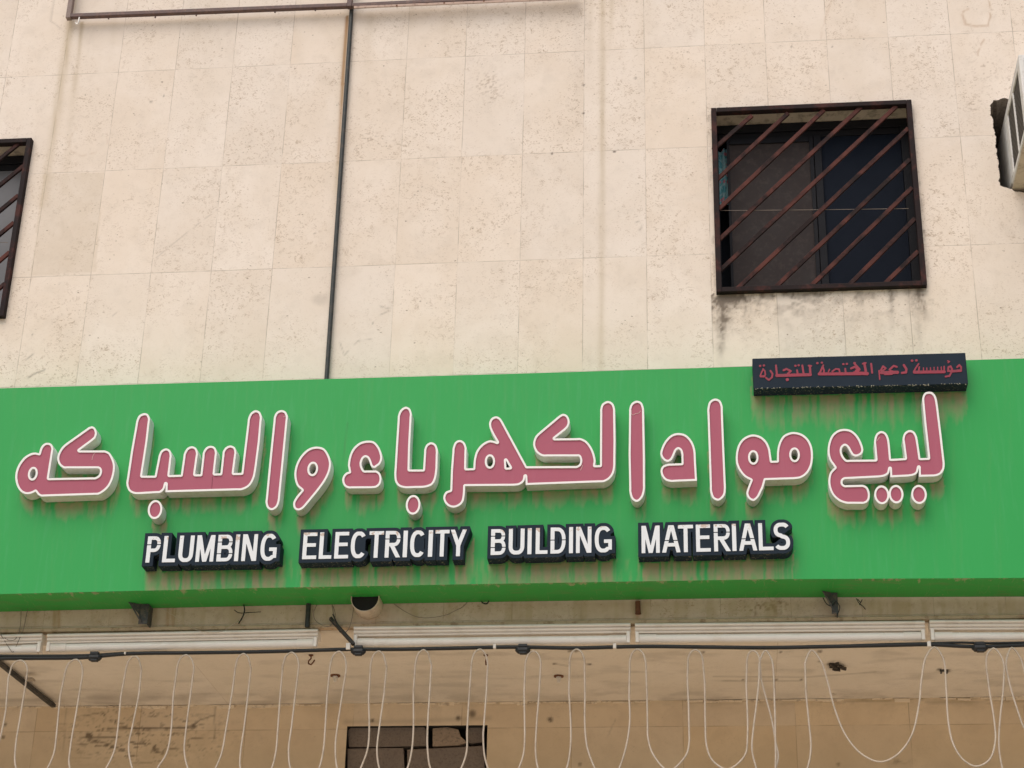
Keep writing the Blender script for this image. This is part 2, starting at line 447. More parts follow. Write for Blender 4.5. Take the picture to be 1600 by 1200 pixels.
n=k.noise(k.pos,34,3,.6,1.0)
c=k.mix(k.ramp(n,.40,.55),(.10,.34,.40),(.30,.52,.56)); c=k.mix(k.ramp(vo.outputs['Distance'],.30,.36,1,0),c,(.6,.22,.26)); c=k.mix(k.ramp(n,.66,.7),c,(.55,.45,.44))
M_CURT=k.out(c,.9)
M_AC=simple('aged white enamel',(.66,.655,.63),.45,.08,(.4,.36,.29),.5,9)
M_ACDARK=simple('dark louvre',(.075,.066,.058),.7,.3)
M_ACPAN=simple('weathered drip pan',(.50,.43,.34),.7,.2,(.3,.24,.18),.6,9)
M_LAMP=simple('white lamp housing',(.82,.77,.70),.4,.04,(.55,.47,.37),.3,3)
M_TUBE=simple('dusty glass tube',(.85,.81,.75),.25,.03,(.64,.56,.46),.3,2.5)
M_CABLE=simple('white rope cable',(.50,.43,.35),.6,.1,(.32,.26,.19),.5,11,spec=.2)
M_BCABLE=simple('black power cable',(.014,.016,.018),.45,.3)
M_WIRE=simple('grey wire',(.22,.18,.15),.6,.3)
M_STEEL=simple('dull grey steel',(.06,.064,.066),.5,.25,(.2,.15,.11),.5,22,metal=.2)
M_GALV=simple('bright bolt metal',(.72,.70,.66),.35,.15,metal=.2)
M_RUST=simple('rust',(.15,.06,.03),.85,.4,(.05,.03,.02),.6,30)
M_PVC=simple('cream plastic pipe',(.60,.50,.38),.5,.1,(.35,.26,.17),.5,12)
M_DARK=simple('dark void',(.012,.012,.012),.9,.2)
M_BLOCK=simple('grey concrete block',(.20,.165,.14),.95,.25,(.10,.08,.07),.6,38,bump=.7)
M_BLOCKL=simple('broken block face',(.32,.25,.19),.95,.25,(.12,.09,.07),.6,30,bump=.7)
M_GROUND=simple('dusty pavement',(.53,.455,.35),.9,.15,(.33,.27,.2),.5,1.2)

def set_attr(o, arr):
    at=o.data.color_attributes.new('stain','FLOAT_COLOR','POINT')
    full=np.ones((len(o.data.vertices),4)); full[:,:3]=arr
    at.data.foreach_set('color',full.ravel())

# ------------------------------------------------------------------ the setting: ground
g=MB(); g.add([(-200,-200,0),(200,-200,0),(200,200,0),(-200,200,0)],[(0,1,2,3)])
tag(obj('ground',g,M_GROUND,origin=(0,0,0)),kind='structure')

# ------------------------------------------------------------------ the building
bld=thing('shop_building',(0,0,0),'cream stone clad shop building with barred windows above a recessed shop front','building')
edge_px=[(-150,989),(0,986),(400,981),(800,974),(1200,966),(1600,961),(1750,959)]
ZS=float(P(800,974)[2])                       # soffit height
SD=float(PZ(800,1093,ZS)[1])                  # depth of the recess
XL,XR,ZTOP=-9.0,8.0,12.5
# right window (world)
wl=float((P(1110.7,175.4)[0]+P(1119.6,462)[0])/2); wr=float((P(1422,158.6)[0]+P(1449.6,449.4)[0])/2)
wt=float((P(1110.7,175.4)[2]+P(1422,158.6)[2])/2); wb=float((P(1119.6,462)[2]+P(1449.6,449.4)[2])/2)
lwr=float((P(53.2,221.8)[0]+P(8.5,495.8)[0])/2); lwt=float(P(53.2,221.8)[2]); lwb=float(P(8.5,495.8)[2])
WW=wr-wl; lwl=lwr-WW
WDX=lwr-wr; WDZ=((lwt-wt)+(lwb-wb))/2
lwt=wt+WDZ; lwb=wb+WDZ
print('scale: tile',TW,TH,'window',WW,wt-wb,'soffit z',ZS,'depth',SD,'wdz',WDZ, 'winX',wl,wr,lwr)

hole_px=[(1547,166),(1549,159),(1552,156),(1558,157),(1564,154.5),(1573,154),(1590,152),(1640,150),(1740,150),(1750,300),(1660,300),(1590,300),(1585,299),(1580,295),(1571,293),(1563,290),(1560,283),(1563,276),(1561,262),(1558,248),(1556.5,232),(1555,212),(1552,196),(1550.5,186),(1548,176)]
def in_poly(px,py,poly):
    ins=np.zeros(px.shape,bool); n=len(poly)
    for i in range(n):
        ax,ay=poly[i]; bx,by=poly[(i+1)%n]
        if ay==by: continue
        ins^=((ay>py)!=(by>py))&(px<(bx-ax)*(py-ay)/(by-ay)+ax)
    return ins
def seg_d(px,py,a,b):
    ex,ey=b[0]-a[0],b[1]-a[1]; L=ex*ex+ey*ey
    t=np.clip(((px-a[0])*ex+(py-a[1])*ey)/L,0,1)
    return np.hypot(px-a[0]-t*ex,py-a[1]-t*ey), t
def pl_d(px,py,pts):
    d=np.full(px.shape,1e9)
    for a,b in zip(pts[:-1],pts[1:]): d=np.minimum(d,seg_d(px,py,a,b)[0])
    return d
def lines(fine0,fine1,st,c0,c1,extra):
    f=list(np.arange(fine0,fine1,st))+[fine1]
    f=[q for q in f if all(abs(q-e)>st*.45 for e in extra)]+[e for e in extra if fine0<=e<=fine1]
    return np.array(sorted([c0,(c0+fine0)/2]+f+[(c1+fine1)/2,c1]))
def grid_mesh(name, xs, zs, y, mat, parent, drop, stain, zfun=None, flat=False):
    X,Z=np.meshgrid(xs,zs)
    cx=(X[:-1,:-1]+X[1:,1:])/2; cz=(Z[:-1,:-1]+Z[1:,1:])/2
    keep=~drop(cx,cz); nx=len(xs)
    if flat: V=np.stack([X,Z,np.full_like(X,y)],-1).reshape(-1,3)
    else:    V=np.stack([X,np.full_like(X,y),Z],-1).reshape(-1,3)
    jj,ii=np.nonzero(keep); i0=jj*nx+ii
    Fq=np.stack([i0,i0+1,i0+1+nx,i0+nx],-1)
    if flat: Fq=Fq[:,::-1]
    me=bpy.data.meshes.new(name); me.from_pydata(V.tolist(),[],Fq.tolist()); me.update()
    me.materials.append(mat); o=bpy.data.objects.new(name,me); COL.objects.link(o); o.parent=parent
    px,py=proj(V[:,0],V[:,1],V[:,2])
    set_attr(o,stain(px,py,V))
    return o

pipe_px=[(549.5,8),(549,21),(531.5,280),(510.3,591),(496,790),(482,945),(480,980)]
def wall_stain(px,py,V):
    n=len(px); d=np.zeros(n); r=np.zeros(n); b=np.zeros(n)
    st=fbm(px/5.0,py/90.0,3); st2=fbm(px/14.0,py/60.0,9); fn=fbm(px/9,py/9,21)
    def streak(a,bb,w,amt,arr,fade=.6,soft=1.0):
        dd,t=seg_d(px,py,a,bb); arr+=amt*np.exp(-(dd/w)**2)*(1-t*fade)*(.45+1.1*st)*((t>0)|(dd<w))
    streak((110,34),(66,320),7,.62,b); streak((128,36),(117,140),3.2,.7,b,.8); streak((118,120),(100,300),6,.25,b)
    streak((942,-20),(939,600),5,.50,b,.45); streak((924,-20),(921,120),4,.2,b,.9); streak((957,-20),(953,90),4,.45,b,.9); streak((1010,-20),(1012,150),16,.14,b,.8); streak((905,-20),(905,220),14,.12,d,.9); streak((640,12),(628,330),20,.10,b,.8); streak((330,25),(300,330),22,.10,b,.8); streak((1330,-20),(1342,150),20,.12,b,.8)
    streak((975,-20),(973,100),3,.14,b,.9); streak((180,30),(168,120),5,.10,b,.9); streak((578,25),(566,200),8,.18,b,.9)
    streak((700,10),(690,140),6,.10,b,.9); streak((300,25),(292,110),12,.10,b,.9)
    streak((542.6,27),(535.6,130),2.6,1.9,r,.25); streak((535.6,130),(528,255),2.4,1.3,r,.7); streak((529,255),(521,345),4,.4,b,.9); streak((538,60),(525,330),8,.2,b,.7)
    # grime under the right window
    xx=(px-1118)/334
    inb=(xx>-.02)&(xx<1.02)
    yy=py-(463-13.5*xx)
    lens=12+46*st2**1.5
    band=np.where(inb&(yy>-4),np.exp(-np.maximum(yy,0)/lens)*sstep(.36,.62,fbm(px/16,py/10,31)),0)
    d+=.95*band*(.35+.9*np.exp(-xx*1.6))
    streak((1127,466),(1127,545),7,.85,d,.6); streak((1140,466),(1133,520),12,.7,d,.8); streak((1124,540),(1127,600),6,.2,d,.8)
    streak((1438,452),(1447,500),5,.7,d,.8); streak((1393,456),(1394,520),4,.5,d,.8); streak((1431,452),(1436,560),9,.3,d,.7)
    # around the window edges
    dd=pl_d(px,py,[(1107,175),(1117,465)]); d+=.35*np.exp(-(dd/2.2)**2)*sstep(.5,.66,fbm(px/4,py/11,5))
    dd=pl_d(px,py,[(1426,160),(1452,447)]); d+=.35*np.exp(-(dd/2.2)**2)*sstep(.5,.66,fbm(px/4,py/11,8))
    # drilled holes, chips, scuffs
    for x,y,rad,am in ((911.8,133,1.7,1.2),(911.5,177,1.7,1.2),(862.5,240,2.0,1.1),(960,237,1.9,1.2),(993,122,2.2,.6),(256,150,1.8,.7),(236,159,1.8,.7),(492,365,1.3,.8),(1444,361,1.4,.7),(1300,73,1.5,.7),(51,523,1.5,.6),(113,616,3,.5),(582,505,1.5,.7),(30,496,1.5,.6),(1237,73,1.5,.6)):
        d+=am*np.exp(-(((px-x)**2+(py-y)**2)/rad**2)**2)
    dd=pl_d(px,py,[(994,342),(998,348),(1000,357)]); d+=.55*np.exp(-(dd/3.2)**2)*sstep(.4,.55,fn)
    dd=np.hypot((px-500)/13,(py-468)/9); d+=.22*np.exp(-dd**4)*(.5+fn)
    for pts,am,wd in (([(45,0),(62,20),(100,48)],.30,.9),([(340,327),(300,357),(245,402)],.22,.9),([(205,470),(175,494)],.28,.9),([(44,590),(58,582),(70,578)],.5,1.2),([(40,563),(52,553)],.4,1.2),([(528,526),(538,555),(560,532),(580,530)],.3,1.1),([(594,478),(612,484),(594,492)],.3,1.1),([(722,572),(710,562)],.3,.9)):
        dd=pl_d(px,py,pts); d+=am*np.exp(-(dd/wd)**2)*sstep(.3,.6,fn)*1.3
    for pts,am in (([(1545,-10),(1547,25),(1544,40),(1525,41),(1508,38),(1502,20),(1512,14)],.5),([(1537,62),(1531,72),(1526,95)],.42),([(1300,0),(1284,45),(1283,60)],.22),([(124,190),(110,215),(108,235),(128,244),(150,238)],.2),([(165,195),(168,225)],.2)):
        dd=pl_d(px+4*(fn-.5),py,pts); r+=am*np.exp(-(dd/1.6)**2)*sstep(.3,.55,fbm(px/6,py/6,77))
    for cx_,cy_,rr in ((1540,108,20),(1585,118,14),(1522,165,13),(760,130,22),(770,150,14),(575,215,14),(520,225,8)):
        dd=np.hypot(px-cx_,(py-cy_)*1.3)/rr; qq=np.exp(-dd**2)*sstep(.60,.70,fbm(px/3.6,py/2.2,int(cx_))); d+=.40*qq; r+=.25*qq
    # pale ochre slab near the left window
    quad=[(68,272),(162,270),(150,425),(48,430)]
    b+=.20*in_poly(px,py,quad)*(.6+.8*fn)
    # the strip below the sign: brown runs, dirt, painted warm tint countering green bounce
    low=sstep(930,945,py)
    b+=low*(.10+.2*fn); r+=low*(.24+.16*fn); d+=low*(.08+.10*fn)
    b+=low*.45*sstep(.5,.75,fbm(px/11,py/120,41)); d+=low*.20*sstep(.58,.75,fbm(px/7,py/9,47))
    for x in (85,92,262,270,996): 
        r+=low*.5*np.exp(-((px-x)/2.5)**2)
    for cx_ in (40,1180,1210): 
        dd=np.hypot((px-cx_)/30,(py-948)/12); d+=.9*np.exp(-dd**2)*sstep(.58,.66,fbm(px/4,py/3,cx_))
    # soft shadow of the rail painted below its right half
    dd=pl_d(px,py,[(552,14),(900,0)]); d+=.12*np.exp(-(np.maximum(dd-3,0)/10))*(py>0)
    g_=(px>1100)&(px<1470)&(py>445)&(py<610)
    d=np.where(g_,d*(.6+.65*sstep(.30,.72,.55*vnoise(px/2.6,py/3.6,88)+.45*fbm(px/7,py/11,89))),d)
    return np.clip(np.stack([d,r,b],-1),0,1)
fx0,fx1=float(P(-20,300)[0])-.05,float(P(1640,300)[0])+.15
fz0,fz1=ZS,float(P(1600,-20)[2])+.1
xs=lines(fx0,fx1,.0085,XL,XR,[wl,wr,lwr]); hx0,hx1=float(P(1543,220)[0]),float(P(1604,220)[0]); xs=np.array(sorted([q for q in xs if not hx0<q<hx1]+list(np.arange(hx0,hx1,.003))+[lwl]))
hz0,hz1=float(P(1580,303)[2]),float(P(1580,148)[2]); zq=list(lines(fz0,fz1,.0085,ZS,ZTOP,[wt,wb,lwt,lwb])); zs=np.array(sorted(set(q for q in zq if not hz0<q<hz1 or q in (wt,wb,lwt,lwb)).union(np.arange(hz0,hz1,.0035))))
zs=zs[np.concatenate([[True],np.diff(zs)>1e-5])]
def wall_drop(cx,cz):
    a=(cx>wl)&(cx<wr)&(cz>wb)&(cz<wt); b=(cx>lwl)&(cx<lwr)&(cz>lwb)&(cz<lwt)
    px,py=proj(cx,np.zeros_like(cx),cz)
    j=fbm(px/5,py/5,2)-.5
    return a|b|in_poly(px+5*j,py+4*j,hole_px)
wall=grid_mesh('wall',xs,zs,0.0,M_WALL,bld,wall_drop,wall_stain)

# ledge line under the facade
lg=MB(); lg.box(XL,XR,-.012,.03,ZS-.014,ZS+.006)
obj('edge_trim',lg,simple('edge plaster',(.52,.40,.27),.8,.2,(.25,.16,.09),.7,9),bld,bevel=.004)

# soffit, its cracks and smears
bolt=[(524,1057),(873,1057)]
def soffit_stain(px,py,V):
    fn=fbm(px/9,py/5,3); d=np.zeros(len(px)); r=d.copy(); b=d.copy()
    d+=.22*sstep(.52,.8,fbm(px/60,py/7,5))
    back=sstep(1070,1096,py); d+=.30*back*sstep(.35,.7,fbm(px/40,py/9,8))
    for x,y,rr in ((1305,1040,12),(1280,1034,3),(1294,1038,3),(1252,1062,3),(1212,1062,3),(1302,1085,3),(866,1037,3),(921,1038,3),(1161,1062,2),(890,1017,4),(900,1017,4),(1098,1019,3),(1219,1019,3),(1281,1018,4),(1468,1046,4),(1482,1048,4)):
        dd=np.hypot(px-x,(py-y)*1.6)/rr; d+=.9*np.exp(-dd**4)*sstep(.2,.5,fbm(px/2,py/2,int(x)))
    for pts in ([(1115,1057),(1260,1058),(1370,1050)],[(1130,1064),(1250,1064)],[(865,1037),(890,1041)],[(915,1037),(925,1039)]):
        d+=.4*np.exp(-(pl_d(px,py,pts)/.9)**2)
    d+=.25*np.exp(-(np.hypot((px-165)/28,(py-1090)/5))**2)
    return np.clip(np.stack([d,r,b],-1),0,1)
sxs=lines(float(PZ(-30,1000,ZS)[0])-.1,float(PZ(1640,1000,ZS)[0])+.2,.012,XL,XR,[])
sys_=np.linspace(0.03,SD,80)
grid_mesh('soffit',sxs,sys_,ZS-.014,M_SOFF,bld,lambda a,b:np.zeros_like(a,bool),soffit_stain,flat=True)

# recessed wall with its bricked-up opening
oz=float(P(650,1134,SD)[2]); ox0=float(P(541,1160,SD)[0]); ox1=float(P(761,1160,SD)[0]); ozb=oz-.55
def back_stain(px,py,V):
    fn=fbm(px/7,py/7,3); d=np.zeros(len(px)); r=d.copy(); b=d.copy()
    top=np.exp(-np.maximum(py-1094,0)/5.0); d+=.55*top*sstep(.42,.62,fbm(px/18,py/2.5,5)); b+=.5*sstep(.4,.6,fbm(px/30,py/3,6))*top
    b+=.55*sstep(1120,1215,py)*(.4+.6*fbm(px/40,py/40,4))
    # smeared mortar and marks at the left
    m=np.exp(-(np.hypot((px-225)/130,(py-1150)/48))**4)
    wv=fbm(px/34+2*fbm(px/30,py/12,14),py/5.5,15)
    rd=1-np.abs(2*wv-1); d+=m*.85*sstep(.93,.985,rd)*sstep(.35,.55,fbm(px/12,py/6,19))+m*.45*sstep(.62,.72,fbm(px/6,py/4,20)); b-=m*.3*sstep(.45,.6,fbm(px/24,py/9,16))
    d+=.9*np.exp(-(np.hypot(px-139,py-1150)/5)**4)
    for pts,am,wd in (([(140,1153),(185,1152)],.9,1.5),([(143,1156),(165,1161),(191,1171)],.9,1.3),([(168,1139),(215,1138),(262,1138),(305,1136)],1.0,1.5),([(300,1134),(312,1125),(334,1118)],.7,1.3),([(336,1099),(335,1160)],.4,1.2),([(237,1175),(242,1165)],1,1.4),([(242,1165),(241,1174),(247,1171)],1,1.3),([(104,1104),(99,1175)],.3,1.2),([(120,1120),(160,1113),(165,1122)],.5,1.1),([(950,1150),(962,1123)],.3,1),([(855,1123),(862,1127)],.6,1.3)):
        d+=am*np.exp(-(pl_d(px+2*(fn-.5),py+2*(fn-.5),pts)/wd)**2)
    for x,y,rr in ((139,1150,5),(582,1126,3),(716,1122,4),(738,1115,6),(906,1194,3),(1310,1194,3),(860,1124,4),(5,1152,3),(8,1132,3)):
        d+=.9*np.exp(-(np.hypot(px-x,py-y)/rr)**4)
    d+=.7*np.exp(-(np.hypot((px-1405)/16,(py-1190)/4))**2)*sstep(.3,.6,fn)
    d+=.25*np.exp(-(pl_d(px,py,[(540,1128),(640,1127),(765,1122)])/4)**2)
    return np.clip(np.stack([d,r,b],-1),0,1)
bz0=float(P(800,1230,SD)[2]); 
bxs=lines(float(P(-30,1150,SD)[0])-.1,float(P(1640,1150,SD)[0])+.2,.010,XL,XR,[ox0,ox1])
bzs=np.array(sorted([0.0,1.5]+[q for q in np.arange(bz0,ZS-.014,.010) if abs(q-oz)>.005]+[oz,ozb,ZS-.014]))
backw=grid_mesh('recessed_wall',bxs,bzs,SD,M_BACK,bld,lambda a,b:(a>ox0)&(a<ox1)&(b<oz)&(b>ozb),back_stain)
# side walls, roof and rear so that the building is closed
sh=MB(); sh.box(XL,XL+.2,.0,8,0,ZTOP); sh.box(XR-.2,XR,.0,8,0,ZTOP); sh.box(XL+.2,XR-.2,7.8,8,0,ZTOP); sh.box(XL+.2,XR-.2,.02,7.8,ZTOP-.2,ZTOP)
sh.box(XL+.2,XR-.2,SD+.25,7.8,ZS-.2,ZS)
obj('outer_shell',sh,M_REVEAL,bld)
# opening lining and blocks
ln=MB(); dpt=.12
ln.add([(ox0,SD,oz),(ox1,SD,oz),(ox1,SD+dpt,oz),(ox0,SD+dpt,oz)],[(0,1,2,3)])
ln.add([(ox0,SD,ozb),(ox0,SD,oz),(ox0,SD+dpt,oz),(ox0,SD+dpt,ozb)],[(0,1,2,3)])
ln.add([(ox1,SD,ozb),(ox1,SD,oz),(ox1,SD+dpt,oz),(ox1,SD+dpt,ozb)],[(0,1,2,3)])
ln.add([(ox0,SD+dpt,ozb),(ox1,SD+dpt,ozb),(ox1,SD+dpt,oz),(ox0,SD+dpt,oz)],[(0,1,2,3)])
opn=obj('wall_opening',ln,M_DARK,bld)
def block(pxs,mat,yf=.035,seed=0):
    pts=crspline([(x,y,1) for x,y in pxs],1,True)
    m=MB(); lp=toplane(pts,SD+yf); m.prism([lp],SD+yf,SD+dpt-.004)
    return obj('concrete_block',m,mat,opn,bevel=.004)
block([(544,1141),(548,1137.5),(600,1137),(663,1136),(665,1140),(666,1165),(600,1167),(545,1167)],M_BLOCK)
block([(676,1138),(700,1136.5),(716,1140),(719,1150),(730,1160),(716,1164),(676,1166)],M_BLOCKL,.03)
block([(727,1142),(735,1136),(756,1136),(756,1158),(735,1162),(728,1155)],M_BLOCK,.05)
block([(543,1170),(600,1169),(630,1169),(632,1206),(600,1240),(543,1240)],M_BLOCK,.03)
block([(636,1171),(700,1168),(757,1165),(758,1240),(636,1240)],M_BLOCK,.03)

# crumbling plaster bead where the soffit meets the recessed wall
pb=MB(); xq_=float(P(-40,1100,SD)[0])
while xq_<float(P(1650,1100,SD)[0]):
    ln_=random.uniform(.02,.12); hh=random.uniform(.004,.011)*(1 if random.random()<.8 else 1.8); zz=ZS-.014-random.uniform(.001,.006)
    if random.random()<.82:
        pb.bar((xq_,SD-.004,zz-hh/2),(xq_+ln_,SD-.004,zz-hh/2+random.uniform(-.003,.003)),hh,random.uniform(.008,.016))
    xq_+=ln_+random.uniform(-.004,.012)
o=obj('plaster_bead',pb,simple('loose plaster',(.76,.65,.50),.9,.12,(.25,.18,.12),.6,12),bld); o['kind']='stuff'
# windows: opening lining, frame, panes, bars
def bar_line(a,b,y): return P(*a,y),P(*b,y)
cr=lambda x,y:(1080+x/3.1575,120+y/3.1575)
def make_window():
    wd=MB(); dp=.175
    for (a,b) in (((wl,wt),(wr,wt)),((wr,wt),(wr,wb)),((wr,wb),(wl,wb)),((wl,wb),(wl,wt))):
        wd.add([(a[0],0,a[1]),(b[0],0,b[1]),(b[0],dp,b[1]),(a[0],dp,a[1])],[(0,1,2,3)])
    win=obj('window',wd,M_REVEAL,bld)
    fr=MB(); fz=wt-.012; e=.004
    y0,y1=.145,.185
    fr.box(wl+e,wr-e,y0,y1,fz-.045,wt-e); fr.box(wl+e,wr-e,y0,y1,wb+e,wb+.035)
    fr.box(wl+e,wl+.035,y0,y1,wb+.036,fz-.046); fr.box(wr-.055,wr-e,y0,y1,wb+.036,fz-.046)
    fr.box(wl+.036,wr-.056,y0+.01,y1,fz-.085,fz-.047)
    obj('frame',fr,M_SASH,win,bevel=.003)
    xm=float(P(*cr(612,700),.16)[0])
    # left sash carries the screen, right sash the glass
    xa=float(P(*cr(186,700),.16)[0])
    l=MB(); l.box(xa,xm+.012,.150,.172,wb+.037,fz-.088)
    sl=obj('screen_panel',l,M_SCREEN,win,bevel=.002)
    sb=MB(); sb.box(xm+.014,xm+.055,.142,.178,wb+.037,fz-.088); sb.box(xm-.012,xm+.010,.140,.1495,wb+.037,fz-.088)
    sb.box(xa,xa+.014,.140,.1495,wb+.037,fz-.088); sb.box(xa+.0145,xm-.0125,.140,.1495,fz-.125,fz-.088)
    obj('sash',sb,M_SASH,win,bevel=.002)
    gl=MB(); gl.box(xm+.056,wr-.057,.160,.168,wb+.037,fz-.088)
    obj('pane',gl,M_GLASS,win)
    dk=MB(); dk.box(wl+.002,wr-.002,.36,.38,wb+.002,wt-.002); dk.box(wl-.05,wl,.186,.38,wb,wt); dk.box(wr,wr+.05,.186,.38,wb,wt); dk.box(wl,wr,.186,.38,wt,wt+.05); dk.box(wl,wr,.186,.38,wb-.05,wb)
    obj('room_shade',dk,simple('dark room',(.012,.016,.026),.9,.2),win)
    # grille
    G=MB(); yb=-.012; t=.030; dpb=.022
    G.box(wl+.001,wl+t,yb-dpb,yb+dpb,wb+.001,wt-.001); G.box(wr-t,wr-.001,yb-dpb,yb+dpb,wb+.001,wt-.001)
    G.box(wl+t+.0005,wr-t-.0005,yb-dpb,yb+dpb,wt-t,wt-.001); G.box(wl+t+.0005,wr-t-.0005,yb-dpb,yb+dpb,wb+.001,wb+t)
    gr=obj('window_grille',G,M_BFRAME,bld,bevel=.003)
    for a,b in (((108,360),(300,192)),((128,507),(478,180)),((134,655),(655,165)),((138,805),(838,150)),((142,957),(1012,146)),((222,1052),(1072,255)),((410,1045),(1080,408)),((588,1036),(1090,548)),((782,1026),(1105,700)),((955,1022),(1120,862))):
        m=MB(); p,q=bar_line(cr(*a),cr(*b),yb); m.bar(p,q,.0235,.016)
        obj('bar',m,M_BARS,gr,bevel=.002)
    m=MB(); p,q=P(*cr(132,660),.004),P(*cr(1072,650),.004); m.tube([p,(p+q)/2+np.array([0,0,-.002]),q],.0016,6)
    obj('wire',m,M_WIRE,gr)
    return win,gr
win,gr=make_window()
def copy_part(o,parent,off):
    c=o.copy(); COL.objects.link(c); c.parent=parent; c.location=o.location+Vector(off)
    for ch in o.children:
        d=ch.copy(); COL.objects.link(d); d.parent=c
        if d.name.startswith('pane') or d.name.startswith('screen'):
            d.data=d.data.copy(); d.data.materials[0]=M_GLASSL
    return c
copy_part(win,bld,(WDX,0,WDZ)); copy_part(gr,bld,(WDX,0,WDZ))
win['label']='dark sliding window with a brown screen panel'; gr['label']='rusty diagonal window bars on the right'
for o in bld.children:
    if o.name=='window.001': o['label']='window with pale grey panes at the left edge'
    if o.name=='window_grille.001': o['label']='dark diagonal window bars at the left edge'
# rough lining of the air conditioner hole
hp=[P(x,y,0) for x,y in hole_px]
hm=MB(); hv=[(p[0],.004,p[2]) for p in hp]; n=len(hv)
rn=[.02+.03*random.random() for _ in hv]
hb=[(p[0]+ (0 if p[0]>hp[0][0]+.3 else .0)+q*.4,.10+q,p[2]) for p,q in zip(hp,rn)]; hc=[(p[0],.5,p[2]) for p in hp]
hm.add(hv+hb+hc,[(i,(i+1)%n,n+(i+1)%n,n+i) for i in range(n)]+[(n+i,n+(i+1)%n,2*n+(i+1)%n,2*n+i) for i in range(n)]+[tuple(range(2*n,3*n))])
obj('hole_lining',hm,M_HOLE,bld)

# ------------------------------------------------------------------ curtain behind the window screen
cm=MB(); c0=P(*cr(118,320),.21); 
cx0=wl+.002; cx1=float(P(*cr(183,500),.21)[0])+.01; cz1=wt-.13; cz0=float(P(*cr(150,640),.21)[2])
nx_,nz_=24,30; vs=[];fs=[]
for j in range(nz_+1):
    for i in range(nx_+1):
        u=i/nx_; v=j/nz_
        vs.append((cx0+(cx1-cx0)*u*(.80+.20*math.sin(2.6*v+.4)),.205+.008*math.sin(u*15+v*1.5),cz1+(cz0-cz1)*v+.01*math.sin(u*9)))
for j in range(nz_):
    for i in range(nx_): a=j*(nx_+1)+i; fs.append((a,a+1,a+nx_+2,a+nx_+1))
cm.add(vs,fs); co=obj('curtain',cm,M_CURT,smooth=True)
s_=co.modifiers.new('thick','SOLIDIFY'); s_.thickness=.003
tag(co,'teal and pink flowered curtain edge behind the right barred window','curtain')

# ------------------------------------------------------------------ the green shop sign
YS=-.268
def zl(pts,y):      # traced edge -> function of world x
    q=np.array([P(x,yy,y) for x,yy in pts]); o_=np.argsort(q[:,0]); return lambda x:np.interp(x,q[o_,0],q[o_,2])
top_px=[(-200,613),(0,606.7),(400,595.2),(800,584),(1160,573),(1540,561.8),(1600,560),(1800,554)]
bot_px=[(-200,933),(0,928.2),(400,918.7),(800,911.7),(1200,905),(1600,903),(1800,902)]
# depth of the sign: its lower rear edge is seen at 939.5 below the front edge at 911.7
zf=float(P(800,911.7,YS)[2]); 
sign=thing('shop_sign',(float(P(800,760,YS)[0]),0,zf),'long green signboard with pink Arabic channel letters and black English words','sign')
ztop=zl(top_px,YS); zbot=zl(bot_px,YS)
sx0,sx1=float(P(-120,760,YS)[0]),float(P(1730,760,YS)[0])

# --- Arabic channel letters: outlines traced on the letter front plane
YL=YS-.077
LET=[]  # name, outline(s), holes, dots
def T(pts,ox,oy,s): return [((p[0]/s+ox),(p[1]/s+oy))+tuple(p[2:]) for p in pts]
def ell(cx,cy,rx,ry,tilt=0,n=40):
    r=[]
    for k in range(n):
        q=2*math.pi*k/n; x=rx*math.cos(q); y=ry*math.sin(q); r.append((cx+x*math.cos(tilt)-y*math.sin(tilt),cy+x*math.sin(tilt)+y*math.cos(tilt)))
    return r
q=6.6667
LET.append(('letter',T([(520,336),(565,353),(588,412),(560,590),(530,778,1),(1108,768),(1152,742),(1171,700),(1166,668),(1148,655),(722,655),(662,612),(636,540),(650,468),(700,385),(752,340),(1030,142),(1075,131),(1112,155),(1131,210),(1118,268),(1075,312),(912,432,1),(1230,432),(1290,460),(1332,530),(1356,610),(1352,700),(1330,790),(1285,880),(1220,945),(1150,984),(440,1008),(402,990),(365,945,1),(320,968),(250,978),(190,953),(140,890),(112,780),(124,680),(165,590),(230,512),(310,466),(365,458),(408,468,1),(430,398),(472,348)],10,650,8),
   [T(ell(331,722,35,62,.22),10,650,8)]))
LET.append(('letter',T([(240,38),(275,50),(296,98),(270,330),(214,690,1),(346,690,1),(388,480),(415,427),(465,405),(507,427),(522,482),(498,683,1),(618,680,1),(650,460),(685,402),(735,383),(777,402),(796,457),(766,675,1),(822,675,1),(848,450),(880,397),(930,378),(975,397),(993,450),(969,667,1),(1030,665,1),(1055,440),(1087,392),(1135,375),(1180,395),(1196,447),(1168,662,1),(1250,660,1),(1318,95),(1347,35),(1395,8),(1440,25),(1461,80),(1440,330),(1405,600),(1380,720),(1330,800),(1250,840),(457,862,1),(461,775,1),(444,832),(400,868),(200,880),(130,878),(75,845),(50,770),(100,430),(155,120),(185,60)],190,640,q),[]))
LET.append(('dot',T(ell(349,1042,75,99,.16),190,640,q),[]))
LET.append(('letter',T([(265,40),(310,56),(332,112),(285,600),(247,980),(220,1050),(165,1082),(120,1060),(100,1000),(150,480),(188,112),(215,60)],400,635,q),[]))
LET.append(('letter',T([(640,420),(710,440),(755,500),(781,590),(768,680),(720,780),(640,890),(540,1010),(490,1065),(440,1085),(400,1065),(388,1010),(412,955),(478,873,1),(430,830),(405,760),(402,680),(430,580),(490,490),(560,436)],400,635,q),[T(ell(591,652,35,55,.16),400,635,q)]))
LET.append(('letter',T([(300,391),(360,400),(410,450),(443,530),(446,590),(422,640),(375,674),(345,670),(328,650),(315,610),(296,573),(272,563),(248,583),(233,625),(240,670),(262,702),(385,702),(425,730),(441,790),(427,845),(390,878),(340,886),(100,888),(55,865),(32,805),(45,755),(78,722),(104,714,1),(92,650),(105,560),(140,480),(200,420),(250,398)],530,630,q),[]))
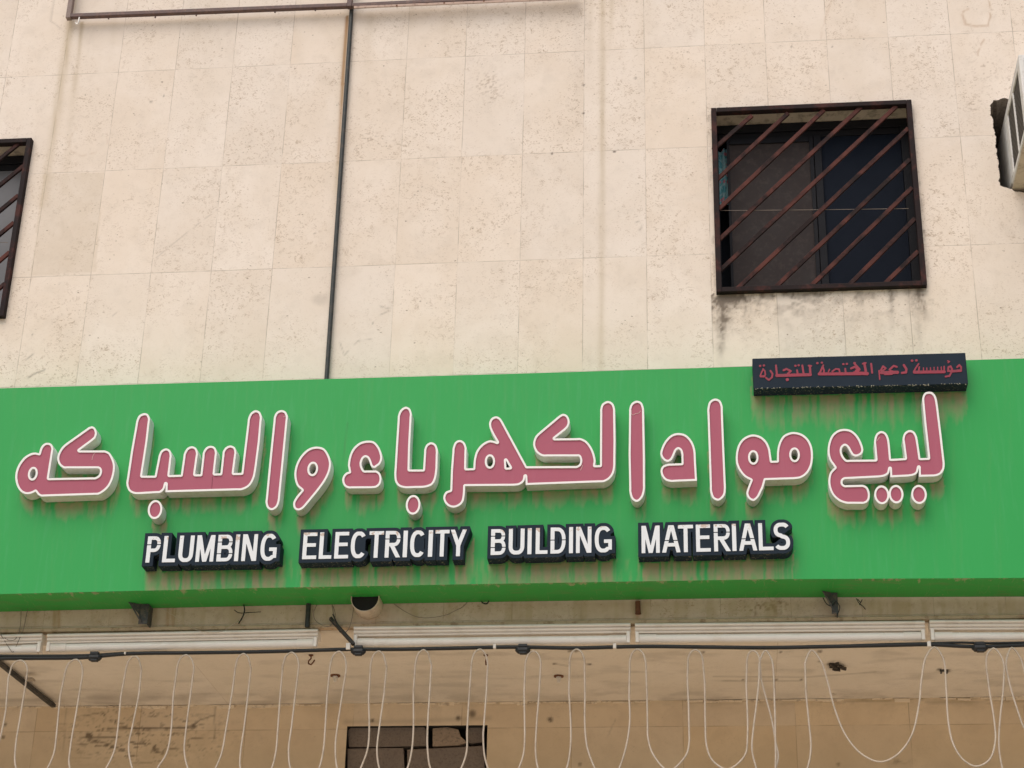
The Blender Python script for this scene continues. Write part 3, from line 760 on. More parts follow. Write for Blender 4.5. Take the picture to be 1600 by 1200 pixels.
LET.append(('letter',T([(692,38),(735,56),(756,112),(738,450),(732,692,1),(874,692,1),(888,480),(912,430),(960,408),(1005,430),(1028,490),(1022,690),(1005,790),(970,850),(900,878),(780,884),(680,885),(620,865),(585,820),(575,740),(592,450),(613,130),(640,70)],530,630,q),[]))
LET.append(('dot',T(ell(770,1059,76,102,.08),530,630,q),[]))
LET.append(('letter',T([(255,385),(300,405),(326,462),(322,680,1),(398,678,1),(404,590),(430,500),(485,430),(560,389),(606,392),(645,406,1),(600,330),(567,255),(564,198),(590,155),(635,138),(675,155),(702,192),(954,658,1),(1470,655),(1502,636),(1512,590),(1496,555),(1123,555),(1060,520),(1026,460),(1022,410),(1045,345),(1095,295),(1290,132),(1333,112),(1376,130),(1400,188),(1390,240),(1350,285),(1244,368,1),(1513,365),(1573,393),(1623,453),(1658,533),(1671,603),(1664,648,1),(1717,646,1),(1718,353),(1720,63),(1740,8),(1798,-22),(1850,2),(1873,63),(1878,383),(1875,653),(1858,733),(1813,793),(1753,823),(943,853,1),(939,762,1),(927,812),(880,850),(820,860),(312,864,1),(308,950),(290,1030),(250,1070),(195,1088),(140,1075),(100,1035),(85,980),(110,925),(158,905,1),(165,700),(183,470),(210,405)],680,630,q),
   [T(ell(570,608,33,54,.03),680,630,q),T([(736,596,1),(741,673,1),(780,671,1)],680,630,q)]))
LET.append(('letter',T([(1165,42),(1215,60),(1241,125),(1250,600),(1251,960),(1225,1050),(1170,1095),(1118,1070),(1090,990),(1082,600),(1088,130),(1112,70)],820,620,q),[]))
LET.append(('letter',T([(320,516),(380,530),(430,580),(458,650),(466,760),(475,914,1),(260,923),(210,908),(180,870),(172,825),(190,790),(235,772),(347,768,1),(345,690),(335,660),(318,650),(300,665),(283,705),(262,740),(232,756),(195,740),(170,695),(180,640),(215,575),(265,530)],1000,580,5.3333),[]))
LET.append(('letter',T([(380,20),(432,37),(460,100),(475,500),(494,950),(480,1030),(420,1082),(360,1060),(330,980),(315,500),(302,130),(325,50)],1060,620,q),[]))
LET.append(('letter',T([(1210,368),(1290,390),(1350,440),(1390,520),(1401,620),(1387,720),(1342,800),(1280,845),(1210,858),(906,868,1),(882,950),(838,1040),(805,1075),(778,1085),(735,1065),(708,1010),(722,950),(754,870,1),(690,835),(635,770),(602,690),(600,600),(625,500),(680,430),(770,394),(860,415),(920,470),(955,550),(972,668,1),(1028,666,1),(1028,580),(1045,490),(1090,410),(1150,376)],1060,620,q),
   [T(ell(780,632,34,55,-.03),1060,620,q),T(ell(1210,605,35,56,-.04),1060,620,q)]))
LET.append(('letter',T([(1206,-52),(1250,-42),(1283,2),(1300,80),(1340,400),(1373,690),(1365,760),(1330,808),(1270,830),(1106,834,1),(1104,735,1),(1090,790),(1060,816),(1000,830),(808,840,1),(804,748,1),(790,800),(750,828),(690,840),(335,858),(313,872),(312,905),(335,922),(520,918),(565,940),(592,1000),(590,1060),(570,1095),(530,1115),(360,1115),(280,1090),(210,1030),(175,960),(162,880),(180,790),(228,737,1),(175,660),(155,580),(165,480),(200,400),(260,350),(330,335),(400,350),(460,400),(510,490),(525,560),(505,600),(450,623),(412,610),(390,580),(362,530),(336,510),(311,525),(300,560),(315,615),(352,657),(654,655,1),(638,470),(660,390),(710,358),(757,375),(787,425),(800,490),(814,648,1),(961,640,1),(935,440),(955,378),(1005,348),(1052,362),(1082,410),(1098,490),(1120,640,1),(1203,637,1),(1165,300),(1142,60),(1142,5),(1165,-38)],1270,620,q),[]))
LET.append(('dots',[T(ell(718,1022,78,98,-.1),1270,620,q),T(ell(868,1015,76,96,-.1),1270,620,q)],[]))
LET.append(('dot',T(ell(1106,1018,81,99,-.1),1270,620,q),[]))

MASK=np.zeros((400,1700)); MX,MY=-50,560     # letter footprints on the board, 1 px cells
def stamp(fld, sh):
    for j,i in zip(*np.nonzero(fld.F<0)):
        x=int(round(fld.xs[i]+sh[0]-MX)); y=int(round(fld.ys[j]+sh[1]-MY))
        if 0<=x<1700 and 0<=y<400: MASK[y,x]=1
def shift_at(px,py,yf,yb):
    p=P(px,py,yf); qx,qy=proj(p[0],yb,p[2]); return float(qx-px),float(qy-py)
def ring_mesh(outer, inner, yF, yB, yIn):
    """letter can: front ring between outer and inner loops, outer return, inner lip"""
    m=MB()
    for g in group_loops(outer+[]):
        pass
    return m
RIM=3.05
for kind,outl,holes in LET:
    polys=outl if kind=='dots' else [outl]
    polys=[crspline(p,6,True) for p in polys]
    hl=[crspline(h,5,True) for h in holes]
    al=np.concatenate(polys); x0,y0=al.min(0)-4; x1,y1=al.max(0)+4
    fld=Field(x0,y0,x1,y1,.6)
    for p in polys: fld.union(fld.poly(p))
    for h in hl: fld.cut(fld.poly(h))
    outer=fld.loops(0.0,minlen=8)
    if kind=='dots':
        # two touching dots keep a white line between them
        f2=Field(x0,y0,x1,y1,.6)
        for p in polys: f2.union(f2.poly(p))
        fin=f2
    else: fin=fld
    inner=fin.loops(-RIM,minlen=8)
    stamp(fld,shift_at((x0+x1)/2,(y0+y1)/2,YL,YS))
    m=MB()
    ow=[toplane(l,YL) for l in outer]; iw=[toplane(l,YL) for l in inner]
    # the return: outer walls only
    for lp in ow:
        n=len(lp); m.add([(p[0],YL,p[1]) for p in lp]+[(p[0],YS-.0005,p[1]) for p in lp],[(i,(i+1)%n,n+(i+1)%n,n+i) for i in range(n)])
    body=obj('dot_can' if kind!='letter' else 'channel_letter',m,M_RET,sign,recalc=True)
    r=MB(); loops=ow+iw
    L=[[Vector((p[0],p[1],0)) for p in lp] for lp in loops]
    tri=tessellate_polygon(L); flat=[p for lp in loops for p in lp]
    r.add([(p[0],YL-.0015,p[1]) for p in flat],[tuple(t) for t in tri])
    for lp in loops:
        n=len(lp); inn=lp in iw; yb=YL+.006 if inn else YL+.004
        r.add([(p[0],YL-.0015,p[1]) for p in lp]+[(p[0],yb,p[1]) for p in lp],[(i,(i+1)%n,n+(i+1)%n,n+i) for i in range(n)])
    obj('white_trim',r,M_RIM,body)
    fc=MB()
    for gsub in group_loops(fin.loops(-RIM+.7,minlen=8)):
        lp=[toplane(l,YL) for l in gsub]; fc.prism(lp,YL+.004,YL+.0058,cap1=False)
    obj('pink_face',fc,M_PINK,body)

for pts,dark in (([(987,641),(986.5,646),(989,648.5),(993,646.5),(998,645.5),(1001,642)],0),([(148.5,707),(145.5,712),(143.8,718.5)],0),([(910.5,726.5),(909,731),(907,735)],0),([(443,652),(445.5,649.5)],0),([(680,697),(681,706)],0),([(753.2,700),(754.5,697)],0),([(1375,683),(1370,689)],0),([(1469,737),(1474,731)],0),([(332,745),(331.3,755),(330.8,764)],1)):
    m=MB(); q2=crspline(pts,4); m.tube([P(x,y,YL+.0035) for x,y in q2],.0011 if dark else .0016,6)
    obj('scratch_mark',m,simple('dark seam',(.16,.04,.06),.6,.1) if dark else simple('pale scratch',(.62,.42,.40),.6,.1),sign)
# --- English words
def glyph(ch,W,H,t):
    """primitives in letter pixels, v upward: ('b',u0,v0,u1,v1) ('s',pts,hw) straight butt strokes ('c',pts,hw) curved; and cut heights"""
    h=t/2; tb=t*.88; hb=tb/2
    def sg(c): return math.copysign(abs(c)**.84,c)
    def arc(cx,cy,rx,ry,a0,a1,n=22): return [(cx+rx*sg(math.cos(math.radians(a0+(a1-a0)*k/n))),cy+ry*sg(math.sin(math.radians(a0+(a1-a0)*k/n)))) for k in range(n+1)]
    def bowl(v0,v1,r): return [(h,v1-hb)]+arc(r-(v1-v0)/2*.62-h+0,(v0+v1)/2,(v1-v0)/2*.62,(v1-v0)/2-hb,90,-90)+[(h,v0+hb)]
    if ch=='P': return [('b',0,0,t,H),('c',bowl(H*.40,H,W),hb)],[.68]
    if ch=='R': return [('b',0,0,t,H),('c',bowl(H*.42,H,W*.96),hb),('s',[(W*.42,H*.46),(W-h*1.1,-1)],h*1.02)],[.70]
    if ch=='B': return [('b',0,0,t,H),('c',bowl(H*.47,H,W*.95),hb),('c',bowl(0,H*.47+tb,W),hb)],[.73,.29]
    if ch=='D': return [('b',0,0,t,H),('c',[(h,H-hb)]+arc(W*.42,H/2,W*.58-h,H/2-hb,90,-90)+[(h,hb)],hb*1.05)],[.52]
    if ch=='L': return [('b',0,0,t,H),('b',0,0,W,tb)],[]
    if ch=='E': return [('b',0,0,t,H),('b',0,0,W,tb),('b',0,H-tb,W*.98,H),('b',0,H*.53-hb,W*.92,H*.53+hb)],[]
    if ch=='I': return [('b',0,0,W,H)],[]
    if ch=='T': return [('b',0,H-tb,W,H),('b',W/2-h,0,W/2+h,H)],[]
    if ch=='U': return [('b',0,H*.3,t,H),('b',W-t,H*.3,W,H),('c',arc(W/2,H*.32,W/2-h,H*.32-hb,180,360),h)],[]
    if ch=='M': return [('b',0,0,t*.95,H),('b',W-t*.95,0,W,H),('s',[(t*.6,H+1),(W/2,-1)],h*.92),('s',[(W-t*.6,H+1),(W/2,-1)],h*.92)],[]
    if ch=='N': return [('b',0,0,t*.95,H),('b',W-t*.95,0,W,H),('s',[(t*.55,H+1),(W-t*.55,-1)],h)],[]
    if ch=='A': return [('s',[(h*.9,-2),(W/2-h*.2,H+2)],h),('s',[(W-h*.9,-2),(W/2+h*.2,H+2)],h),('b',W*.22,H*.22,W*.78,H*.22+tb)],[.44]
    if ch=='Y': return [('s',[(h*.9,H+1),(W/2,H*.40)],h),('s',[(W-h*.9,H+1),(W/2,H*.40)],h),('b',W/2-h,0,W/2+h,H*.46)],[]
    if ch=='C': return [('c',arc(W*.5,H/2,W*.5-h,H/2-hb,42,318,30),h)],[]
    if ch=='G': return [('c',arc(W*.5,H/2,W*.5-h,H/2-hb,42,305,30),h),('b',W*.54,H*.36,W,H*.36+tb),('b',W-t*.9,H*.10,W,H*.40)],[]
    if ch=='S': return [('c',arc(W/2,H*.735,W/2-h,H*.265-hb,28,262,16)+[(W*.5,H*.5)]+arc(W/2,H*.275,W/2-h,H*.275-hb,80,-150,16),h)],[]
WORDS=[('PLUMBING',[(227.2,248.5),(253,273),(277.5,300.5),(305,333),(338,362.3),(365.6,371.8),(376.8,400),(405.5,431)],(879.3,227,876,432),(838.3,234,834,432)),
 ('ELECTRICITY',[(471.9,493.8),(497.8,517.4),(521.9,543.7),(547,571.5),(575.5,598),(600.9,625.6),(629,635.6),(640,663.8),(668.5,675.2),(679,701),(703,728)],(874,472,869,728),(832.6,475,827.5,728)),
 ('BUILDING',[(766.6,790),(794.5,819),(824,830.3),(836.8,855.4),(860,883.8),(889,895.2),(900,924),(929.3,956)],(867.5,766,863,956),(827.3,768,822,956)),
 ('MATERIALS',[(1002.6,1031),(1034.5,1063.5),(1060,1083.5),(1088,1110.7),(1116,1142.5),(1144.6,1151),(1155,1183.5),(1186,1209),(1210,1235)],(864.5,1003,859,1235),(822,1003,816.7,1235))]
YW=YS-.077; OFF=5.4
for word,spans,bl,tl in WORDS:
    ybot=lambda x:bl[0]+(x-bl[1])*(bl[2]-bl[0])/(bl[3]-bl[1])
    ytop=lambda x:tl[0]+(x-tl[1])*(tl[2]-tl[0])/(tl[3]-tl[1])
    xa,xb=spans[0][0]-12,spans[-1][1]+14; wf=Field(xa,ytop(xb)-12,xb,ybot(xa)+12,.5)
    faces=[]
    for ch,(l,r) in zip(word,spans):
        W=r-l; H=ybot(l)-ytop(l); t=6.15 if ch not in 'I' else W*.96
        def prims(fx,ex):
            v=ybot(fx.X)-fx.Y; u=fx.X-l-v*(945-l)/6400.0
            tot=np.full(u.shape,1e3)
            pr,cuts=glyph(ch,W,H,t)
            for p in pr:
                if p[0]=='b':
                    cx,cy=(p[1]+p[3])/2,(p[2]+p[4])/2; qx=np.abs(u-cx)-(p[3]-p[1])/2-ex; qy=np.abs(v-cy)-(p[4]-p[2])/2-ex
                    d=np.hypot(np.maximum(qx,0),np.maximum(qy,0))+np.minimum(np.maximum(qx,qy),0)
                else:
                    d=np.full(u.shape,1e9)
                    for (ax,ay),(bx,by) in zip(p[1][:-1],p[1][1:]):
                        e0,e1=bx-ax,by-ay; L=e0*e0+e1*e1+1e-9; tt=np.clip(((u-ax)*e0+(v-ay)*e1)/L,0,1)
                        d=np.minimum(d,np.hypot(u-ax-tt*e0,v-ay-tt*e1))
                    d=d-p[2]*.98-ex
                    if ch in 'CGS':          # cut the ends of the curves square
                        for e0_,e1_ in ((p[1][0],p[1][1]),(p[1][-1],p[1][-2])):
                            tx,ty=e0_[0]-e1_[0],e0_[1]-e1_[1]; tl_=math.hypot(tx,ty)
                            if ch=='G' and e0_ is p[1][-1]: continue
                            near=np.hypot(u-e0_[0],v-e0_[1])<p[2]*1.9+ex*1.5
                            d=np.where(near,np.maximum(d,((u-e0_[0])*tx+(v-e0_[1])*ty)/tl_-ex),d)
                    d=np.maximum(d,np.abs(v-H/2)-H/2-ex)
                tot=np.minimum(tot,d)
            return tot,u,v,cuts,H
        d,u,v,_,_=prims(wf,OFF); wf.union(d)
        if ch in 'CG': wf.union(np.maximum(np.abs(u-W*.5)-W*.42,np.abs(v-H*.5)-H*.36))
        if ch=='E': wf.union(np.maximum(np.abs(u-W*.5)-W*.5,np.abs(v-H*.5)-H*.48))
        lf=Field(l-5,ytop(r)-5,r+9,ybot(l)+5,.4); d,u,v,cuts,H=prims(lf,0.0); lf.union(d)
        for cu in cuts: lf.cut(np.abs(v-cu*H)-.75)
        faces.append((ch,lf))
    stamp(wf,shift_at((xa+xb)/2,850,YW,YS))
    m=MB()
    for gsub in group_loops(wf.loops(0,tol=.05)):
        m.prism([toplane(lp,YW) for lp in gsub],YW,YS-.0005,cap1=False)
    wo=obj('word_panel',m,M_BLACK,sign)
    wo['label']='black raised word '+word.lower()
    for ch,lf in faces:
        fm=MB()
        for gsub in group_loops(lf.loops(0,tol=.05)):
            fm.prism([toplane(lp,YW) for lp in gsub],YW-.0025,YW+.001,cap1=False)
        obj('letter_face',fm,M_FILM,wo)

# --- box sign footprint (built below) also sheds dirt
bx_front=[(1175.4,560.2),(1508.4,551.2),(1512.7,599.4),(1177.8,607.2)]
YB=YS-.090
bfl=Field(1170,545,1520,625,1.0); bfl.union(bfl.poly(bx_front)); stamp(bfl,shift_at(1340,580,YB,YS))

# --- the board itself
rows,colsN=MASK.shape
base=np.full(colsN,26.0); dirt=np.zeros_like(MASK); dk=np.zeros_like(MASK); dist=np.full(colsN,1e3)
cx=np.arange(colsN)+MX
LENB=fbm(cx/9.0,cx*0+.5,51); AMPB=1.2*sstep(.26,.58,fbm(cx/6.0,cx*0+3.3,52)); FINE=fbm(cx/2.3,cx*0+1.7,53)
for y in range(rows):
    dist=np.where(MASK[y]>0,0,dist+1)
    nb=np.where(y+MY>832,60,np.where((y+MY<640)&(cx>1160)&(cx<1525),48,26))
    base=np.where(MASK[y]>0,nb,base)
    ln_=base*(.35+1.0*LENB)
    dirt[y]=np.where(dist>0,np.clip(1.25-dist/ln_,0,1)**.8*AMPB*(.45+.75*FINE),0)
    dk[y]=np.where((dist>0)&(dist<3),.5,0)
yyg=np.arange(rows)[:,None]+MY; xxg=cx[None,:]+0*yyg
dirt*=.35+1.05*fbm(xxg/8,yyg/11,61)
# general thin streaks and the grubby lower edge below the English words
eng=sstep(868,880,yyg)*sstep(215,235,xxg)*(1-sstep(1238,1258,xxg))
dirt+=eng*.30*sstep(.45,.7,fbm(xxg/5,yyg/40,63))
dirt+=.05*sstep(.55,.8,fbm(xxg/3,yyg/120,64))
pale=np.zeros_like(MASK)
for x in (543,):  pale+=0
for pts,am in (([(543,660),(536,720)],.35),([(333,695),(330,712)],.5)): 
    dk+=am*np.exp(-(pl_d(xxg.astype(float),yyg.astype(float),pts)/1.0)**2)
pale+=.6*np.exp(-(np.hypot(xxg-1269,(yyg-716))/1.6)**4)+.6*np.exp(-(np.hypot(xxg-1277,(yyg-717)))/1.4)**4
for x in (170,1060,1392):  dk+=.10*np.exp(-((xxg-x+ (yyg-750)*(-.02 if x>900 else .06))/1.1)**2)
def samp(a,px,py):
    i=np.clip(px-MX,0,colsN-1.001); j=np.clip(py-MY,0,rows-1.001); i0=i.astype(int); j0=j.astype(int); fi=i-i0; fj=j-j0
    return (a[j0,i0]*(1-fi)+a[j0,i0+1]*fi)*(1-fj)+(a[j0+1,i0]*(1-fi)+a[j0+1,i0+1]*fi)*fj
nxp=int((sx1-sx0)/.0075); nvp=130
xs_=np.linspace(sx0,sx1,nxp); vv=np.linspace(0,1,nvp)
zt=ztop(xs_); zb=zbot(xs_)
PX=np.repeat(xs_[None,:],nvp,0); PZz=zb[None,:]+(zt-zb)[None,:]*vv[:,None]
V=np.stack([PX,np.full_like(PX,YS),PZz],-1).reshape(-1,3)
jj,ii=np.meshgrid(np.arange(nvp-1),np.arange(nxp-1),indexing='ij'); i0=(jj*nxp+ii).ravel()
Fq=np.stack([i0,i0+1,i0+1+nxp,i0+nxp],-1)
me=bpy.data.meshes.new('front_panel'); me.from_pydata((V-np.array(sign.location)).tolist(),[],Fq.tolist()); me.update(); me.materials.append(M_GREEN)
fp=bpy.data.objects.new('front_panel',me); COL.objects.link(fp); fp.parent=sign
px,py=proj(V[:,0],V[:,1],V[:,2])
set_attr(fp,np.clip(np.stack([samp(dirt,px+5*(fbm(px/9,py/13,91)-.5),py+6*(fbm(px/4,py/9,92)-.5)),samp(dk,px,py),samp(pale,px,py)],-1),0,1))
# return faces: top, underside, ends
us=MB(); n=nxp//8; xq=np.linspace(sx0,sx1,n)
us.add([(x,YS,float(zbot(x))) for x in xq]+[(x,-.004,float(zbot(x))) for x in xq],[(i,i+1,n+i+1,n+i) for i in range(n-1)])
us.add([(x,YS,float(ztop(x))) for x in xq]+[(x,-.004,float(ztop(x))) for x in xq],[(i,i+1,n+i+1,n+i) for i in range(n-1)])
for x in (sx0,sx1):
    us.add([(x,YS,float(zbot(x))),(x,-.004,float(zbot(x))),(x,-.004,float(ztop(x))),(x,YS,float(ztop(x)))],[(0,1,2,3)])
obj('return_panel',us,M_UNDER,sign,recalc=False)
sm=MB(); 
for a_,b_ in zip(xq[:-1],xq[1:]): sm.bar((a_,YS-.001,float(zbot(a_))+.004),(b_,YS-.001,float(zbot(b_))+.004),.009,.006)
# steel brackets under the board
def bracket(px0,px1,py0,py1):
    m=MB(); a=P(px0,py0,-.06); b=P(px1,py1,-.06); wd=b[0]-a[0]
    zt_=float(zbot(a[0]))-.001
    m.box(a[0]+wd*.35,b[0],-.075,-.068,b[2],zt_); m.box(b[0]-.006,b[0],-.0675,-.002,b[2],zt_)
    m.add([(a[0]-.03,-.11,zt_),(a[0]+wd*.35,-.078,zt_),(a[0]+wd*.35,-.078,b[2]+.05),(a[0]-.03,-.106,zt_),(a[0]+wd*.35,-.073,zt_),(a[0]+wd*.35,-.073,b[2]+.05)],[(0,1,2),(5,4,3),(0,2,5,3),(1,0,3,4),(2,1,4,5)])
    m.bar((a[0]-.02,-.10,zt_-.004),(a[0]+wd*.55,-.08,b[2]+.01),.008,.006)
    return obj('bracket',m,M_STEEL,sign,bevel=.001)
bracket(213,231,946,976); bracket(1293,1310,935,960)

# ------------------------------------------------------------------ small black box sign
bw=[P(x,y,YB) for x,y in bx_front]
bs=thing('box_sign',((bw[2][0]+bw[3][0])/2,YS,bw[3][2]),'small black box sign with red Arabic lettering above the green board','sign')
m=MB(); m.prism([[(p[0],p[2]) for p in bw]],YB,YS-.002)
obj('box',m,M_BLACK,bs,bevel=.003)
# chipped paint along the lower edge
m=MB()
for i in range(90):
    f=random.random(); x=1179+f*331; y=607.0-f*7.6+random.uniform(-.6,1.6)
    p=P(x,y,YB); s_=random.uniform(.0008,.0024)
    m.bar(p+np.array([-s_,-.0006,0]),p+np.array([s_,-.0006,random.uniform(-.002,.002)]),random.uniform(.0015,.0035),.0025)
o=obj('chipped_edge',m,simple('chipped primer',(.42,.40,.30),.8,.2),bs); o['kind']='stuff'
ST=[]
def SA(hw,*p): ST.append((hw*1.13/8.889,[(1165+x/8.889,545+y/8.889) for x,y in p]))
def SB(hw,*p): ST.append((hw*1.13/8.889,[(1335+x/8.889,540+y/8.889) for x,y in p]))
SA(9,(245,285),(222,330),(202,378),(245,392),(275,362),(268,312),(243,282)); SA(13,(210,385),(262,385)); SA(13,(200,240),(204,240)); SA(13,(252,235),(256,234))
SA(11,(345,308),(374,350),(366,400),(322,435),(284,405)); SA(12,(422,235),(436,378)); SA(18,(432,374),(900,362))
SA(12,(527,302),(566,282),(628,312),(590,345),(576,366)); SA(19,(578,430),(580,430)); SA(11,(725,360),(714,300)); SA(13,(690,238),(694,238)); SA(13,(735,232),(738,232))
SA(12,(788,235),(806,355)); SA(14,(892,240),(900,355)); SA(9,(872,236),(914,240))
SA(11,(1078,230),(1040,318),(1020,352),(1088,352),(1088,300),(1070,245)); SA(13,(995,202),(999,202)); SA(13,(1058,196),(1062,196)); SA(18,(1022,352),(1600,348))
SA(8,(1150,320),(1166,288)); SA(10,(1202,318),(1250,282),(1296,286),(1306,318)); SA(11,(1388,330),(1384,280)); SA(13,(1356,216),(1360,216)); SA(13,(1404,212),(1408,212))
SA(13,(1466,276),(1512,254),(1582,290),(1532,332)); SA(16,(1512,203),(1514,203))
SB(20,(0,382),(178,392)); SB(12,(0,252),(66,326),(20,350)); SB(15,(138,250),(164,388)); SB(10,(114,254),(158,244)); SB(12,(232,256),(246,380))
SB(9,(342,350),(352,470)); SB(11,(366,346),(398,288),(434,318),(384,358)); SB(19,(376,378),(598,374)); SB(13,(424,398),(520,394)); SB(12,(488,336),(546,284),(588,298)); SB(10,(500,352),(544,364))
SB(14,(686,274),(722,330),(716,374),(660,382))
SB(10,(892,256),(850,318),(824,364),(892,370),(900,300)); SB(14,(798,212),(804,212)); SB(14,(858,208),(864,208)); SB(18,(832,372),(1248,366))
for x,y in ((958,312),(1005,314),(1056,310),(1106,306),(1156,302),(1206,300)): SB(7,(x,y),(x+2,356))
SB(9,(1246,292),(1246,356))
SB(11,(1302,350),(1306,300),(1336,290),(1356,330),(1342,380),(1320,424),(1266,432)); SB(13,(1300,354),(1350,356)); SB(7,(1294,214),(1322,224),(1300,240)); SB(15,(1350,360),(1478,350)); SB(11,(1426,302),(1456,272),(1482,302),(1480,346),(1430,346))
tf=Field(1176,550,1512,606,.3)
for hw,pts in ST: tf.union(tf.capsule(pts,hw))
m=MB()
for gsub in group_loops(tf.loops(0,tol=.05)):
    m.prism([toplane(lp,YB) for lp in gsub],YB-.0025,YB+.0005,cap1=False)
obj('lettering',m,M_RED,bs)

# ------------------------------------------------------------------ iron frame at the top
YR=-.05
fr=thing('iron_frame',P(330,24,YR),'brown angle iron frame bolted to the upper wall','frame')
lt=P(108,26,YR); md=P(546.5,9,YR); rt=P(905,-8,YR)
m=MB(); m.bar(lt,md+np.array([-.015,0,0]),.026,.03); obj('rail',m,M_RAIL,fr,bevel=.003)
m=MB(); m.bar(md+np.array([.016,0,-.003]),rt,.024,.03); obj('rail',m,M_RAIL,fr,bevel=.003)
m=MB(); m.bar(P(553,11.5,YR-.02),P(905,-3,YR-.02),.017,.007); obj('flange',m,M_DUSTY,fr,bevel=.002)
m=MB(); up=np.array([0,0,.75]); m.bar(lt+np.array([.0,-.001,-.020]),lt+up,.030,.034); obj('post',m,simple('grey brown post',(.22,.165,.145),.6,.2,(.1,.06,.05),.4,20),fr,bevel=.003)
m=MB(); m.bar(md+np.array([0,-.001,-.016]),md+up,.030,.034); obj('post',m,M_RAIL,fr,bevel=.003)
m=MB(); m.bar(lt+up+np.array([0,0,.014]),rt+up,.026,.03); obj('rail',m,M_RAIL,fr,bevel=.003)
for px_,py_ in ((170,26),(243,24),(307,21),(430,16),(493,13)):
    m=MB(); p=P(px_,py_,YR); p=p+np.array([0,.0,-.012]); m.tube([p+np.array([0,0,.004]),p+np.array([0,0,-.005])],.0055,8); obj('bolt',m,M_RAIL,fr)
for px_,py_ in ((620,8.5),(694,4.5),(756,1.5)):
    m=MB(); p=P(px_,py_,YR-.025); m.tube([p,p+np.array([0,.012,0])],.0055,8); obj('bolt',m,M_RUST,fr)
m=MB(); hk=[P(x,y,YR-.02) for x,y in ((124,27),(123,33),(121.5,38),(119.5,38.5),(118.5,35))]; m.tube(hk,.0042,8); obj('hook',m,M_GALV,fr,smooth=True)

# ------------------------------------------------------------------ vertical pipe
pts=[P(x,y,-.02) for x,y in pipe_px]
m=MB(); m.tube(pts,.0125,12); tag(obj('drain_pipe',m,M_PIPE,smooth='auto'),'thin black vertical pipe running down the wall behind the green sign','pipe')

# ------------------------------------------------------------------ air conditioner
ax0=float(P(1575,240)[0]); az1=float(P(1571,184)[2]); az0=float(P(1577,292)[2]); AD=.59; ax1=ax0+.66
ac=thing('air_conditioner',(ax0+.33,-.2,az0),'white window air conditioner in a broken wall hole at the right edge','air conditioner')
m=MB(); e=.03
m.box(ax0,ax1,-AD,-AD+.07,az0,az1)                       # front frame
m.box(ax0,ax1,-AD+.07,.35,az1-.02,az1); m.box(ax0,ax1,-.02,.35,az0+.02,az1-.02)
m.box(ax0,ax0+.012,-AD+.07,-.02,az1-.05,az1-.02); m.box(ax0,ax0+.012,-AD+.07,-.02,az0,az0+.03)
m.box(ax0,ax0+.012,-.315,-.295,az0+.03,az1-.05); m.box(ax0,ax0+.012,-.10,-.0205,az0+.03,az1-.05)
obj('casing',m,M_AC,ac,bevel=.005)
for ya,yb in ((-AD+.0705,-.316),(-.294,-.101)):
    m=MB(); m.box(ax0+.008,ax0+.03,ya,yb,az0+.031,az1-.051)
    for k_ in range(14):
        zc=az0+.045+k_*(az1-az0-.11)/13; m.bar((ax0+.010,ya+.004,zc),(ax0+.010,yb-.004,zc),.010,.004,(1,0,-.8))
    obj('side_louvre',m,M_ACDARK,ac)
m=MB(); m.box(ax0+.004,ax1-.004,-AD+.071,.3,az0-.012,az0-.0005); obj('drip_pan',m,M_ACPAN,ac,bevel=.002)
m=MB(); m.box(ax0+.025,ax1-.025,-AD-.012,-AD+.001,az0+.03,az1-.03)
for k in range(10):
    zc=az0+.05+k*(az1-az0-.1)/9; m.box(ax0+.04,ax1-.04,-AD-.02,-AD-.0125,zc-.006,zc+.006)
obj('front_grille',m,simple('pale grille',(.50,.52,.54),.5,.1),ac)

